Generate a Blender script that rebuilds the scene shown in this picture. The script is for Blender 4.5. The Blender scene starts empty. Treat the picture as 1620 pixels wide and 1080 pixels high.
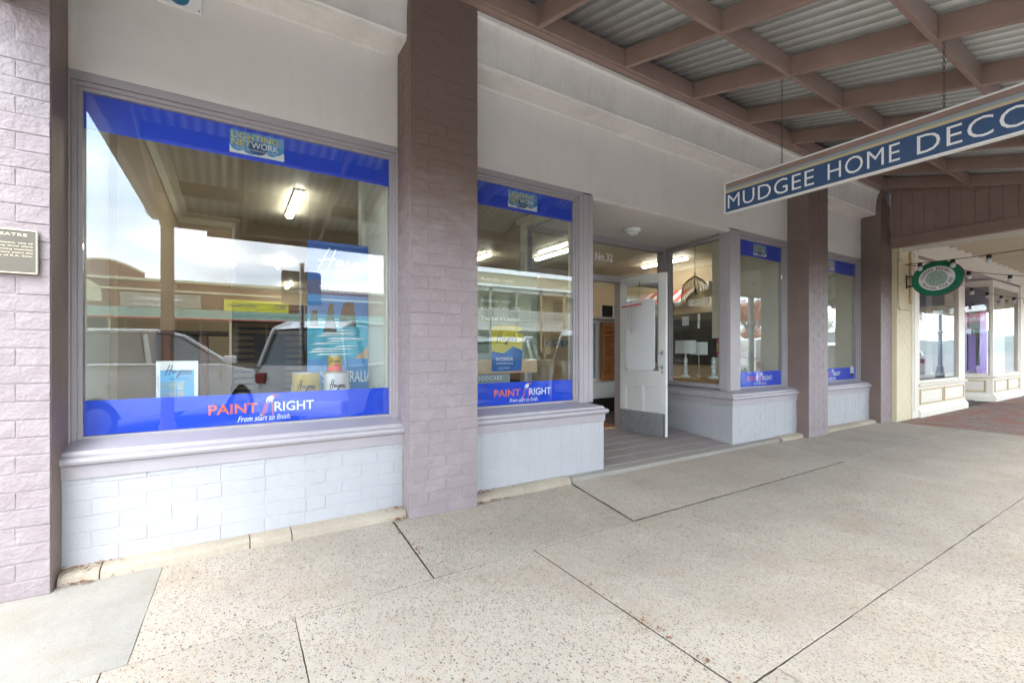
import bpy, bmesh, math, random
from mathutils import Vector, Matrix, noise
R = random.Random(7)
rad = math.radians
sc = bpy.context.scene
C = sc.collection

# ------------------------------------------------------------------ camera
cam_d = bpy.data.cameras.new('camera')
cam = bpy.data.objects.new('camera', cam_d); C.objects.link(cam)
cam_d.sensor_width = 36.0; cam_d.lens = 715.0 / 1620 * 36
cam_d.shift_y = 14.0 / 1620
cam_d.clip_start = 0.05; cam_d.clip_end = 2000
cam.location = (0, 0, 1.2); cam.rotation_euler = (rad(90), 0, -rad(31.9156))
sc.camera = cam

# ------------------------------------------------------------------ sky, sun, exposure
SUN_EL, SUN_AZ = rad(55), rad(205)          # azimuth clockwise from +Y
w = bpy.data.worlds.new('World'); sc.world = w; w.use_nodes = True
nt = w.node_tree; N = nt.nodes; L = nt.links
bg = N['Background']
sky = N.new('ShaderNodeTexSky'); sky.sky_type = 'NISHITA'; sky.sun_disc = False
sky.sun_elevation = SUN_EL; sky.sun_rotation = SUN_AZ
tc = N.new('ShaderNodeTexCoord')
mp = N.new('ShaderNodeMapping'); mp.inputs['Scale'].default_value = (1.0, 1.0, 2.6)
n1 = N.new('ShaderNodeTexNoise'); n1.inputs['Scale'].default_value = 2.4; n1.inputs['Detail'].default_value = 7; n1.inputs['Roughness'].default_value = .55
cr = N.new('ShaderNodeValToRGB'); cr.color_ramp.elements[0].position = .36; cr.color_ramp.elements[1].position = .56
n2 = N.new('ShaderNodeTexNoise'); n2.inputs['Scale'].default_value = 4.2; n2.inputs['Detail'].default_value = 5
cr2 = N.new('ShaderNodeValToRGB'); cr2.color_ramp.elements[0].position = .35; cr2.color_ramp.elements[0].color = (6.6, 7.6, 8.8, 1)
cr2.color_ramp.elements[1].position = .62; cr2.color_ramp.elements[1].color = (13.6, 14.0, 14.4, 1)
mx = N.new('ShaderNodeMix'); mx.data_type = 'RGBA'
tint = N.new('ShaderNodeMix'); tint.data_type = 'RGBA'; tint.blend_type = 'ADD'; tint.inputs[0].default_value = 1
tint.inputs[7].default_value = (3.2, 4.4, 5.4, 1)
L.new(tc.outputs['Generated'], mp.inputs[0]); L.new(mp.outputs[0], n1.inputs['Vector']); L.new(mp.outputs[0], n2.inputs['Vector'])
L.new(n1.outputs[0], cr.inputs[0]); L.new(n2.outputs[0], cr2.inputs[0])
L.new(sky.outputs[0], tint.inputs[6])
L.new(cr.outputs[0], mx.inputs[0]); L.new(tint.outputs[2], mx.inputs[6]); L.new(cr2.outputs[0], mx.inputs[7])
L.new(mx.outputs[2], bg.inputs[0]); bg.inputs[1].default_value = 0.10
sl = bpy.data.lights.new('sun', 'SUN'); so = bpy.data.objects.new('sun', sl); C.objects.link(so)
sl.energy = 0.55; sl.angle = rad(30); sl.color = (1, .965, .92)
sd = Vector((math.sin(SUN_AZ) * math.cos(SUN_EL), math.cos(SUN_AZ) * math.cos(SUN_EL), math.sin(SUN_EL)))
so.rotation_euler = (-sd).to_track_quat('-Z', 'Y').to_euler(); so.location = sd * 40
sc.view_settings.view_transform = 'Standard'; sc.view_settings.look = 'None'
sc.view_settings.gamma = 1; sc.view_settings.use_curve_mapping = False
sc.view_settings.exposure = 2.8
sc.render.engine = 'CYCLES'
cy = sc.cycles; cy.use_denoising = True
try: cy.denoiser = 'OPENIMAGEDENOISE'
except Exception: pass
cy.use_adaptive_sampling = True; cy.adaptive_threshold = .02
cy.max_bounces = 8; cy.diffuse_bounces = 4; cy.glossy_bounces = 5; cy.transmission_bounces = 6; cy.transparent_max_bounces = 24
cy.sample_clamp_indirect = 6; cy.caustics_reflective = False; cy.caustics_refractive = False

# ------------------------------------------------------------------ materials
MATS = {}
def mat(name, col, rough=.6, var=.0, vscale=4, bump=0, bscale=40, metal=0, spec=.5, emit=None, estr=0, dirt=None, dscale=1.5, damt=0, lump=0, lscale=9, coat=0, streak=0):
    m = bpy.data.materials.new(name); m.use_nodes = True; MATS[name] = m
    t = m.node_tree; n = t.nodes; l = t.links; p = n['Principled BSDF']
    p.inputs['Roughness'].default_value = rough; p.inputs['Metallic'].default_value = metal
    p.inputs['Specular IOR Level'].default_value = spec; p.inputs['Base Color'].default_value = (*col, 1)
    p.inputs['Coat Weight'].default_value = coat
    if emit: p.inputs['Emission Color'].default_value = (*emit, 1); p.inputs['Emission Strength'].default_value = estr
    if var or bump or damt or lump or streak:
        g = n.new('ShaderNodeNewGeometry')
        last = None
        if var:
            a = n.new('ShaderNodeTexNoise'); a.inputs['Scale'].default_value = vscale; a.inputs['Detail'].default_value = 6; a.inputs['Roughness'].default_value = .65
            l.new(g.outputs['Position'], a.inputs['Vector'])
            r = n.new('ShaderNodeMapRange'); r.inputs[1].default_value = .25; r.inputs[2].default_value = .75; r.inputs[3].default_value = 1 - var; r.inputs[4].default_value = 1 + var
            l.new(a.outputs[0], r.inputs[0])
            mm = n.new('ShaderNodeVectorMath'); mm.operation = 'SCALE'; mm.inputs[0].default_value = col
            l.new(r.outputs[0], mm.inputs['Scale']); last = mm.outputs[0]
        if damt:
            d = n.new('ShaderNodeTexNoise'); d.inputs['Scale'].default_value = dscale; d.inputs['Detail'].default_value = 9; d.inputs['Roughness'].default_value = .7
            l.new(g.outputs['Position'], d.inputs['Vector'])
            rr = n.new('ShaderNodeMapRange'); rr.inputs[1].default_value = .5; rr.inputs[2].default_value = .72; rr.inputs[3].default_value = 0; rr.inputs[4].default_value = damt
            l.new(d.outputs[0], rr.inputs[0])
            x = n.new('ShaderNodeMix'); x.data_type = 'RGBA'; l.new(rr.outputs[0], x.inputs[0])
            if last: l.new(last, x.inputs[6])
            else: x.inputs[6].default_value = (*col, 1)
            x.inputs[7].default_value = (*(dirt or (.1, .09, .08)), 1); last = x.outputs[2]
        if streak:                                            # rain and rust runs down the face
            sm = n.new('ShaderNodeMapping'); sm.inputs['Scale'].default_value = (9, 9, .5); l.new(g.outputs['Position'], sm.inputs[0])
            sn_ = n.new('ShaderNodeTexNoise'); sn_.inputs['Scale'].default_value = 1.6; sn_.inputs['Detail'].default_value = 7; sn_.inputs['Roughness'].default_value = .7; l.new(sm.outputs[0], sn_.inputs['Vector'])
            sr = n.new('ShaderNodeMapRange'); sr.inputs[1].default_value = .52; sr.inputs[2].default_value = .78; sr.inputs[3].default_value = 0; sr.inputs[4].default_value = streak; l.new(sn_.outputs[0], sr.inputs[0])
            x = n.new('ShaderNodeMix'); x.data_type = 'RGBA'; l.new(sr.outputs[0], x.inputs[0])
            if last: l.new(last, x.inputs[6])
            else: x.inputs[6].default_value = (*col, 1)
            x.inputs[7].default_value = (*[v * .55 for v in (dirt or col)], 1); last = x.outputs[2]
        if last: l.new(last, p.inputs['Base Color'])
        prev = None
        for amt, s in ((lump, lscale), (bump, bscale)):
            if not amt: continue
            b = n.new('ShaderNodeBump'); b.inputs['Strength'].default_value = 1; b.inputs['Distance'].default_value = amt
            q = n.new('ShaderNodeTexNoise'); q.inputs['Scale'].default_value = s; q.inputs['Detail'].default_value = 4
            l.new(g.outputs['Position'], q.inputs['Vector']); l.new(q.outputs[0], b.inputs['Height'])
            if prev: l.new(prev, b.inputs['Normal'])
            prev = b.outputs[0]
        if prev: l.new(prev, p.inputs['Normal'])
    return m

def glass_mat(name, tint=(.96, .98, .97), r0=.07, wav=0.0):
    m = bpy.data.materials.new(name); m.use_nodes = True; t = m.node_tree; n = t.nodes; l = t.links
    n.remove(n['Principled BSDF']); out = n['Material Output']
    tr = n.new('ShaderNodeBsdfTransparent'); tr.inputs[0].default_value = (*tint, 1)
    gl = n.new('ShaderNodeBsdfGlossy'); gl.inputs['Roughness'].default_value = 0.0; gl.inputs[0].default_value = (1, 1, 1, 1)
    lw = n.new('ShaderNodeLayerWeight'); lw.inputs[0].default_value = .5
    pw = n.new('ShaderNodeMath'); pw.operation = 'POWER'; pw.inputs[1].default_value = 5
    ma = n.new('ShaderNodeMath'); ma.operation = 'MULTIPLY_ADD'; ma.inputs[1].default_value = 1 - r0; ma.inputs[2].default_value = r0
    mxs = n.new('ShaderNodeMixShader')
    l.new(lw.outputs['Facing'], pw.inputs[0]); l.new(pw.outputs[0], ma.inputs[0]); l.new(ma.outputs[0], mxs.inputs[0])
    l.new(tr.outputs[0], mxs.inputs[1]); l.new(gl.outputs[0], mxs.inputs[2]); l.new(mxs.outputs[0], out.inputs[0])
    if wav:
        b = n.new('ShaderNodeBump'); b.inputs['Distance'].default_value = wav; q = n.new('ShaderNodeTexNoise'); q.inputs['Scale'].default_value = 1.7
        g = n.new('ShaderNodeNewGeometry'); l.new(g.outputs['Position'], q.inputs['Vector']); l.new(q.outputs[0], b.inputs['Height']); l.new(b.outputs[0], gl.inputs['Normal'])
    return m

def concrete_mat(name, base, agg=.5, scale=75, sx=0):
    m = bpy.data.materials.new(name); m.use_nodes = True; t = m.node_tree; n = t.nodes; l = t.links; p = n['Principled BSDF']
    p.inputs['Roughness'].default_value = .85; p.inputs['Specular IOR Level'].default_value = .3
    g = n.new('ShaderNodeNewGeometry')
    def nz(s, d=6, r=.6):
        a = n.new('ShaderNodeTexNoise'); a.inputs['Scale'].default_value = s; a.inputs['Detail'].default_value = d; a.inputs['Roughness'].default_value = r
        l.new(g.outputs['Position'], a.inputs['Vector']); return a.outputs[0]
    def mr(src, a, b, c, d):
        r = n.new('ShaderNodeMapRange'); r.inputs[1].default_value = a; r.inputs[2].default_value = b; r.inputs[3].default_value = c; r.inputs[4].default_value = d
        l.new(src, r.inputs[0]); return r.outputs[0]
    def mix(f, a, b, mode='MIX'):
        x = n.new('ShaderNodeMix'); x.data_type = 'RGBA'; x.blend_type = mode
        if isinstance(f, float): x.inputs[0].default_value = f
        else: l.new(f, x.inputs[0])
        for k, v in ((6, a), (7, b)):
            if isinstance(v, tuple): x.inputs[k].default_value = (*v, 1)
            else: l.new(v, x.inputs[k])
        return x.outputs[2]
    c = mix(mr(nz(1.3, 8, .7), .3, .7, 0, 1), tuple(v * .86 for v in base), tuple(v * 1.12 for v in base))
    c = mix(mr(nz(2.3, 10, .75), .50, .70, 0, .55), c, (base[0] * .86, base[1] * .70, base[2] * .52))        # rusty tea stains
    c = mix(mr(nz(.9, 7, .7), .46, .70, 0, .62), c, tuple(v * .66 for v in base))                               # grey traffic film
    gv = n.new('ShaderNodeTexVoronoi'); gv.inputs['Scale'].default_value = 2.6; l.new(g.outputs['Position'], gv.inputs['Vector'])   # trodden gum
    c = mix(mr(gv.outputs['Distance'], .030, .045, .5, 0), c, tuple(v * .5 for v in base))
    gw_ = n.new('ShaderNodeTexVoronoi'); gw_.inputs['Scale'].default_value = 5.3; l.new(g.outputs['Position'], gw_.inputs['Vector'])
    c = mix(mr(gw_.outputs['Distance'], .03, .055, .4, 0), c, (base[0] * .8, base[1] * .55, base[2] * .32))
    c = mix(mr(nz(220, 2), .35, .65, 0, .28), c, tuple(v * .55 for v in base))                                  # sand grain
    hs = None
    for k, (s, lo, hi) in enumerate(((scale, .13, .20), (scale * 2.1, .16, .25))):
        v = n.new('ShaderNodeTexVoronoi'); v.inputs['Scale'].default_value = s
        mpn = n.new('ShaderNodeMapping'); mpn.inputs['Location'].default_value = (sx + k * 3.7, k * 1.3, 0); mpn.inputs['Scale'].default_value = (1, .62, 1)
        mpn.inputs['Rotation'].default_value = (0, 0, .6)
        l.new(g.outputs['Position'], mpn.inputs[0]); l.new(mpn.outputs[0], v.inputs['Vector'])
        sep = n.new('ShaderNodeSeparateColor'); l.new(v.outputs['Color'], sep.inputs[0])
        rm = n.new('ShaderNodeValToRGB'); e = rm.color_ramp.elements
        e[0].position = 0; e[0].color = (.06, .055, .05, 1); e[1].position = 1; e[1].color = (.62, .56, .48, 1)
        for pos, cc in ((.22, (.14, .11, .09)), (.42, (.27, .17, .10)), (.6, (.2, .19, .18)), (.8, (.42, .3, .2))):
            q = e.new(pos); q.color = (*cc, 1)
        rm.color_ramp.interpolation = 'CONSTANT'; l.new(sep.outputs[0], rm.inputs[0])
        inside = mr(v.outputs['Distance'], lo * 1.8, hi * 2.0, 1, 0)
        pick = mr(sep.outputs[1], .50 if k else .5, .56 if k else .56, 0, 1)
        zone = mr(nz(.8 + k * .5, 5, .6), .34, .62, .55, 1)
        a1 = n.new('ShaderNodeMath'); a1.operation = 'MULTIPLY'; l.new(inside, a1.inputs[0]); l.new(pick, a1.inputs[1])
        a2 = n.new('ShaderNodeMath'); a2.operation = 'MULTIPLY'; l.new(a1.outputs[0], a2.inputs[0]); l.new(zone, a2.inputs[1])
        a3 = n.new('ShaderNodeMath'); a3.operation = 'MULTIPLY'; l.new(a2.outputs[0], a3.inputs[0]); a3.inputs[1].default_value = agg
        c = mix(a3.outputs[0], c, rm.outputs[0])
    l.new(c, p.inputs['Base Color'])
    b = n.new('ShaderNodeBump'); b.inputs['Distance'].default_value = .0025; l.new(nz(130, 5, .7), b.inputs['Height'])
    b2 = n.new('ShaderNodeBump'); b2.inputs['Distance'].default_value = .012; l.new(nz(3.5, 4), b2.inputs['Height']); l.new(b.outputs[0], b2.inputs['Normal'])
    l.new(b2.outputs[0], p.inputs['Normal']); MATS[name] = m; return m

PAINTBRICK = mat('mauve_painted_brick', (.27, .226, .234), .5, .08, 3, .0016, 60, dirt=(.42, .37, .37), dscale=7, damt=.3, lump=.010, lscale=15, spec=.4)
def two_tone(name):
    """brown on the upper courses, blending in blotches to mauve on the lower ones"""
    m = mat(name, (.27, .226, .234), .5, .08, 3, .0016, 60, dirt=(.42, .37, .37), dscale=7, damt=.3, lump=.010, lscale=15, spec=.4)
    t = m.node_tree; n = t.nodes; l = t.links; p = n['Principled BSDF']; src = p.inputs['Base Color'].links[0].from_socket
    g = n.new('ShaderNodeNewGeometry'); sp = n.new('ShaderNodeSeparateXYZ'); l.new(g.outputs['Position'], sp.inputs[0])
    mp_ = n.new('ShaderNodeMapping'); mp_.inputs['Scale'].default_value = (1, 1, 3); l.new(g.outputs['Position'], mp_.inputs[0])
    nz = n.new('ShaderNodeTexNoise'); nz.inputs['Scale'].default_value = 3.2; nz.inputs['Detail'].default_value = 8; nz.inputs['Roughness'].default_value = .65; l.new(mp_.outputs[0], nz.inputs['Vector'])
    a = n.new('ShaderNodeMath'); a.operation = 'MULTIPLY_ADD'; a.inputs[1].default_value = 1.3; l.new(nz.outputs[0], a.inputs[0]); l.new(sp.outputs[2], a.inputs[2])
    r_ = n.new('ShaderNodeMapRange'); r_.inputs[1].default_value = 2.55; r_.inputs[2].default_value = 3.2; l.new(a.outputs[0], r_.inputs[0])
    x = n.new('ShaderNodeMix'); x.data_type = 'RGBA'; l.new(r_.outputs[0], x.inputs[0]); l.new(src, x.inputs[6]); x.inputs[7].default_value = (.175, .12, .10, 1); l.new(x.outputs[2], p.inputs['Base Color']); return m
TWOTONE = two_tone('brown_to_mauve_painted_brick')
BROWNRENDER = mat('brown_painted_render', (.20, .145, .125), .5, .08, 3, .0015, 50, dirt=(.36, .28, .2), dscale=3, damt=.22, lump=.006, lscale=10)
DADO = mat('pale_grey_painted_brick', (.40, .405, .42), .5, .05, 3, .0016, 70, dirt=(.33, .32, .31), dscale=2.6, damt=.22, lump=.004, lscale=16, streak=.12)
UPPER = mat('warm_grey_wall_paint', (.72, .685, .65), .55, .05, 1.6, .0006, 60, dirt=(.5, .45, .4), dscale=1.2, damt=.25, streak=.10)
CORN = mat('cornice_paint', (.76, .73, .69), .5, .05, 2.5, .0006, 40, dirt=(.3, .27, .24), dscale=3.0, damt=.22, streak=.18)
FRAME = mat('mauve_grey_joinery_paint', (.36, .33, .345), .4, .05, 4, .0005, 60, dirt=(.25, .22, .22), dscale=5, damt=.16)
SILL = mat('sill_paint', (.36, .335, .355), .38, .05, 4, .0007, 40, dirt=(.24, .21, .2), dscale=5, damt=.2)
TIMBER = mat('brown_awning_paint', (.305, .208, .175), .45, .12, 3, .0012, 45, dirt=(.17, .11, .095), dscale=5, damt=.3)
GALV = mat('weathered_galvanised_iron', (.88, .90, .87), .42, .06, 3, .0006, 30, metal=.25, dirt=(.34, .35, .33), dscale=11, damt=.4)
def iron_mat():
    m = GALV.copy(); m.name = 'grimy_ridge_shaded_iron'; t = m.node_tree; n = t.nodes; l = t.links; p = n['Principled BSDF']; src = p.inputs['Base Color'].links[0].from_socket
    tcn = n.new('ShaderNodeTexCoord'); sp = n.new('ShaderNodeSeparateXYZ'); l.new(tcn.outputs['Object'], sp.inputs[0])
    # soot and ridge shading painted into the colour of every corrugation (object space, follows the sheet)
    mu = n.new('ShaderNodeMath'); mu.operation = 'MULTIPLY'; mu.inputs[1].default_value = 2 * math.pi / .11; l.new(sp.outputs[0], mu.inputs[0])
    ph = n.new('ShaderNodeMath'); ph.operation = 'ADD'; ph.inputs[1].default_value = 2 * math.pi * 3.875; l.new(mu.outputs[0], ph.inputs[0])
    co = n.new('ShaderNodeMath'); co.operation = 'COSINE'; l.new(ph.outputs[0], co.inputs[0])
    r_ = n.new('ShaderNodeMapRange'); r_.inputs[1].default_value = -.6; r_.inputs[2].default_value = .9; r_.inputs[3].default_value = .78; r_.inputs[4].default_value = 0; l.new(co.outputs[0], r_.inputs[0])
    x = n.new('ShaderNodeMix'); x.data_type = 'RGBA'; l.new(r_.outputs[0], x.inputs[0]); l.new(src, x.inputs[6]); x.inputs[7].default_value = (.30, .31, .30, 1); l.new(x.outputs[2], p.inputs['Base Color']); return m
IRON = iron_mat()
PLINTHM = concrete_mat('plinth_concrete', (.43, .375, .295), .3, 80, 3)
SLABM = [concrete_mat('slab_concrete_a', (.455, .40, .328), 1.0, 82, 0), concrete_mat('slab_concrete_b', (.44, .388, .318), 1.0, 88, 5), concrete_mat('slab_concrete_c', (.46, .405, .333), .9, 96, 9)]
GREYCON = concrete_mat('patched_grey_concrete', (.345, .325, .285), .2, 90, 2)
SOIL = mat('joint_dirt', (.11, .092, .068), .95, .3, 20, .003, 90)
WHITEP = mat('white_paint', (.78, .78, .76), .4, .03, 4, .0004, 40, dirt=(.5, .47, .42), dscale=4, damt=.14)
DOORP = mat('off_white_door_paint', (.70, .71, .69), .4, .03, 4, .0004, 40, dirt=(.42, .40, .37), dscale=5, damt=.16)
CREAM = mat('cream_reveal_paint', (.70, .69, .60), .5, .03, 3)
TAN = mat('tan_wall_paint', (.50, .40, .27), .6, .04, 2)
CEIL = mat('ceiling_paint', (.66, .62, .50), .6, .03, 2)
BLUE = mat('royal_blue_vinyl', (.008, .065, .70), .3, .04, 2)
DKBLUE = mat('navy_sign_paint', (.035, .085, .19), .45, .1, 5, dirt=(.12, .12, .12), dscale=9, damt=.25)
WHITE = mat('white_print', (.84, .85, .86), .45)
ORANGE = mat('orange_print', (.86, .17, .05), .45)
RED = mat('red_print', (.70, .06, .05), .45)
YELLOW = mat('yellow_print', (.72, .60, .06), .45)
SKYB = mat('sky_blue_print', (.10, .30, .62), .45, .15, 6)
NAVY = mat('deep_blue_print', (.03, .09, .25), .45)
TEAL = mat('teal_print', (.03, .16, .28), .4)
BLACK = mat('black_print', (.02, .02, .022), .5)
GREY = mat('grey_print', (.30, .34, .36), .5)
STEEL = mat('steel', (.5, .5, .5), .35, .1, 8, metal=.9)
CHAIN = mat('rusty_chain_steel', (.16, .12, .09), .6, .25, 30, metal=.5)
BRONZE = mat('bronze_plaque', (.12, .105, .08), .45, .12, 8, metal=.25)
BRASS = mat('polished_brass', (.72, .60, .40), .35, .1, 12, metal=.3)
CHECKER = mat('aluminium_tread_plate', (.17, .18, .19), .45, .15, 12, metal=.2)
TREAD = mat('pale_tread_bars', (.55, .57, .59), .35, .15, 12, metal=.3)  # raised bars coloured paler than the plate between them
TILE = mat('grey_floor_tile', (.27, .23, .22), .45, .12, 5, .0004, 60, dirt=(.12, .1, .1), dscale=3, damt=.3)
GROUT = mat('pale_grout', (.62, .56, .48), .9, .1, 20)
WOOD = mat('orange_timber', (.44, .165, .055), .4, .2, 9)
DKWOOD = mat('dark_timber', (.10, .045, .022), .4, .25, 12)
PINE = mat('honey_timber', (.56, .31, .12), .45, .15, 8)
WICKER = mat('wicker', (.50, .36, .16), .7, .2, 40)
FABRIC = mat('lamp_shade_fabric', (.74, .76, .74), .8)
TAUPE = mat('taupe_fabric', (.40, .34, .27), .8)
CERAMIC = mat('white_ceramic', (.80, .83, .82), .2)
DARK = mat('dark_panel', (.022, .021, .02), .5, .2, 3)
CARPET = mat('dark_carpet', (.10, .09, .085), .9, .1, 20)
SLAT_A = mat('brown_slat', (.16, .11, .06), .5, .15, 6)
RUBBER = mat('rubber', (.02, .02, .02), .8)
CABLE = mat('black_cable', (.015, .015, .015), .6)
ASPH = mat('asphalt', (.10, .098, .095), .9, .2, 3, .003, 120)
LIGHTM = mat('lit_diffuser', (.9, .9, .85), .5, emit=(1, .94, .80), estr=6)
GLASS = glass_mat('shopfront_glass', (.955, .975, .965), .066, .0)
GLASSN = glass_mat('neighbour_glass', (.95, .97, .97), .06)
CARGLASS = mat('car_window_glass', (.13, .15, .155), .06, coat=.5)
NCREAM = mat('cream_painted_brick', (.70, .62, .42), .55, .05, 3, .0012, 50, lump=.003, lscale=14)
NWHITE = mat('cream_white_joinery', (.80, .76, .66), .45, .03, 4)
NTRIM = mat('beige_trim', (.58, .47, .28), .5, .05, 6)
NCEIL = mat('cream_awning_paint', (.74, .68, .54), .55, .04, 3)
GREEN = mat('green_sign_print', (.0, .21, .105), .3, .05, 8)
PURPLE = mat('purple_paint', (.16, .055, .36), .5)
PAVERS = [mat('red_paver', (.27, .125, .095), .8, .3, 14, .002, 90), mat('grey_paver', (.23, .19, .165), .8, .3, 14, .002, 90), mat('brown_paver', (.25, .155, .12), .8, .3, 14, .002, 90)]
LEAFD = mat('dead_leaf', (.20, .09, .04), .8, .4, 60)
BRK = mat('red_brick_far', (.30, .145, .095), .8, .2, 5)
BRKJ = mat('mortar_far', (.36, .30, .24), .9)
CRMF = mat('cream_render_far', (.66, .56, .36), .7, .06, 2)
MINT = mat('mint_fascia', (.34, .50, .40), .5)
SIGNY = mat('yellow_sign', (.78, .64, .05), .5)
CARW = mat('white_car_paint', (.84, .85, .85), .2, coat=.6)
CARD = mat('dark_car_paint', (.05, .055, .065), .2, coat=.6)
CARS = mat('silver_car_paint', (.42, .44, .46), .25, metal=.4, coat=.6)
CHROME = mat('chrome', (.7, .7, .7), .12, metal=1)
LAMP = mat('lamp_lens', (.7, .72, .74), .1)
BARK = mat('bark', (.13, .10, .08), .9, .2, 8)
LEAFR = mat('autumn_leaf', (.46, .14, .05), .7, .3, 3)
LEAFG = mat('green_leaf', (.07, .11, .035), .7, .3, 3)
WPOST = mat('blue_grey_post', (.16, .20, .26), .45, .1, 5)

# ------------------------------------------------------------------ mesh helpers
class MB:
    def __init__(s): s.v = []; s.f = []; s.m = []; s.mi = 0
    def add(s, v, f):
        o = len(s.v); s.v += [tuple(p) for p in v]
        for q in f: s.f.append(tuple(i + o for i in q)); s.m.append(s.mi)
        return s
    def box(s, x0, x1, y0, y1, z0, z1):
        return s.add([(x0, y0, z0), (x1, y0, z0), (x1, y1, z0), (x0, y1, z0), (x0, y0, z1), (x1, y0, z1), (x1, y1, z1), (x0, y1, z1)],
                     [(0, 3, 2, 1), (4, 5, 6, 7), (0, 1, 5, 4), (1, 2, 6, 5), (2, 3, 7, 6), (3, 0, 4, 7)])
    def quad(s, a, b, c, d): return s.add([a, b, c, d], [(0, 1, 2, 3)])
    def obox(s, c, ax, hx, hy, hz):            # oriented box: ax = 3 unit vectors
        c = Vector(c); v = []
        for k in (-1, 1):
            for i, j in ((-1, -1), (1, -1), (1, 1), (-1, 1)):
                v.append(c + Vector(ax[0]) * hx * i + Vector(ax[1]) * hy * j + Vector(ax[2]) * hz * k)
        return s.add(v, [(0, 3, 2, 1), (4, 5, 6, 7), (0, 1, 5, 4), (1, 2, 6, 5), (2, 3, 7, 6), (3, 0, 4, 7)])
    def prism(s, prof, a, b, axis='x'):        # closed profile swept along an axis
        n = len(prof)
        def P(t, p): return (t, p[0], p[1]) if axis == 'x' else ((p[0], t, p[1]) if axis == 'y' else (p[0], p[1], t))
        v = [P(a, p) for p in prof] + [P(b, p) for p in prof]
        f = [(i, (i + 1) % n, n + (i + 1) % n, n + i) for i in range(n)] + [tuple(range(n - 1, -1, -1)), tuple(range(n, 2 * n))]
        return s.add(v, f)
    def tube(s, pts, r, n=8, cap=True):
        pts = [Vector(p) for p in pts]; rs = r if isinstance(r, (list, tuple)) else [r] * len(pts); rings = []
        up = Vector((0, 0, 1))
        for i, p in enumerate(pts):
            d = (pts[min(i + 1, len(pts) - 1)] - pts[max(i - 1, 0)]).normalized()
            a = d.cross(up if abs(d.z) < .95 else Vector((1, 0, 0))).normalized(); b = a.cross(d)
            rings.append([p + (a * math.cos(2 * math.pi * k / n) + b * math.sin(2 * math.pi * k / n)) * rs[i] for k in range(n)])
        v = [q for g in rings for q in g]
        f = [(i * n + k, i * n + (k + 1) % n, (i + 1) * n + (k + 1) % n, (i + 1) * n + k) for i in range(len(pts) - 1) for k in range(n)]
        if cap: f += [tuple(range(n - 1, -1, -1)), tuple(range((len(pts) - 1) * n, len(pts) * n))]
        return s.add(v, f)
    def lathe(s, c, prof, n=24, axis='z'):
        v = []; cx, cy, cz = c
        for r, h in prof:
            for k in range(n):
                a = 2 * math.pi * k / n
                if axis == 'z': v.append((cx + r * math.cos(a), cy + r * math.sin(a), cz + h))
                elif axis == 'y': v.append((cx + r * math.cos(a), cy + h, cz + r * math.sin(a)))
                else: v.append((cx + h, cy + r * math.cos(a), cz + r * math.sin(a)))
        m = len(prof)
        f = [(i * n + k, i * n + (k + 1) % n, (i + 1) * n + (k + 1) % n, (i + 1) * n + k) for i in range(m - 1) for k in range(n)]
        f += [tuple(range(n - 1, -1, -1)), tuple(range((m - 1) * n, m * n))]
        return s.add(v, f)
    def sweep(s, path, prof, z0=0):            # plan path, profile of (outward offset, z); outward = right of travel
        P = [Vector(p) for p in path]; n = len(prof); rows = []
        for i, p in enumerate(P):
            ns = []
            if i > 0: d = (P[i] - P[i - 1]).normalized(); ns.append(Vector((d.y, -d.x)))
            if i < len(P) - 1: d = (P[i + 1] - P[i]).normalized(); ns.append(Vector((d.y, -d.x)))
            m = ns[0] if len(ns) == 1 else (ns[0] + ns[1]) / (1 + ns[0].dot(ns[1]))
            rows.append([(p.x + m.x * o, p.y + m.y * o, z0 + z) for o, z in prof])
        v = [q for r in rows for q in r]
        f = [(i * n + k, i * n + (k + 1) % n, (i + 1) * n + (k + 1) % n, (i + 1) * n + k) for i in range(len(P) - 1) for k in range(n)]
        f += [tuple(range(n)), tuple(range(len(P) * n - 1, (len(P) - 1) * n - 1, -1))]
        return s.add(v, f)

WL = {}
def wl(o): return WL.get(o.name, Vector((0, 0, 0))) if o else Vector((0, 0, 0))
def finish(me, bevel=0, smooth=False, fixn=True):
    bm = bmesh.new(); bm.from_mesh(me)
    if fixn: bmesh.ops.recalc_face_normals(bm, faces=bm.faces)
    if bevel:
        es = [e for e in bm.edges if len(e.link_faces) == 2 and e.calc_face_angle(0) > .5]
        bmesh.ops.bevel(bm, geom=es, offset=bevel, segments=2, affect='EDGES', profile=.6, clamp_overlap=True)
    bm.to_mesh(me); bm.free()
    if smooth:
        for p in me.polygons: p.use_smooth = True
        try: me.set_sharp_from_angle(angle=rad(30))
        except Exception: pass
def link(name, me, parent=None, loc=(0, 0, 0), rot=(0, 0, 0)):
    o = bpy.data.objects.new(name, me); C.objects.link(o); o.parent = parent; o.location = loc; o.rotation_euler = rot; return o
def obj(name, mb, m, parent=None, bevel=0, smooth=False, local=False, fixn=True, kind=None, label=None):
    me = bpy.data.meshes.new(name); v = mb.v
    lo = Vector([min(p[i] for p in v) for i in range(3)]); hi = Vector([max(p[i] for p in v) for i in range(3)])
    o0 = Vector(((lo.x + hi.x) / 2, (lo.y + hi.y) / 2, lo.z))
    me.from_pydata([tuple(Vector(p) - o0) for p in v], [], mb.f)
    ms = m if isinstance(m, (list, tuple)) else [m]
    for x in ms: me.materials.append(x)
    if len(ms) > 1: me.polygons.foreach_set('material_index', mb.m)
    finish(me, bevel, smooth, fixn)
    o = link(name, me, parent); base = Vector((0, 0, 0)) if local else wl(parent)
    o.location = o0 - base; WL[o.name] = o0 if not local else Vector((0, 0, 0))
    if local: WL[o.name] = o0
    if kind: o['kind'] = kind
    if label: o['label'] = label
    return o
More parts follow.
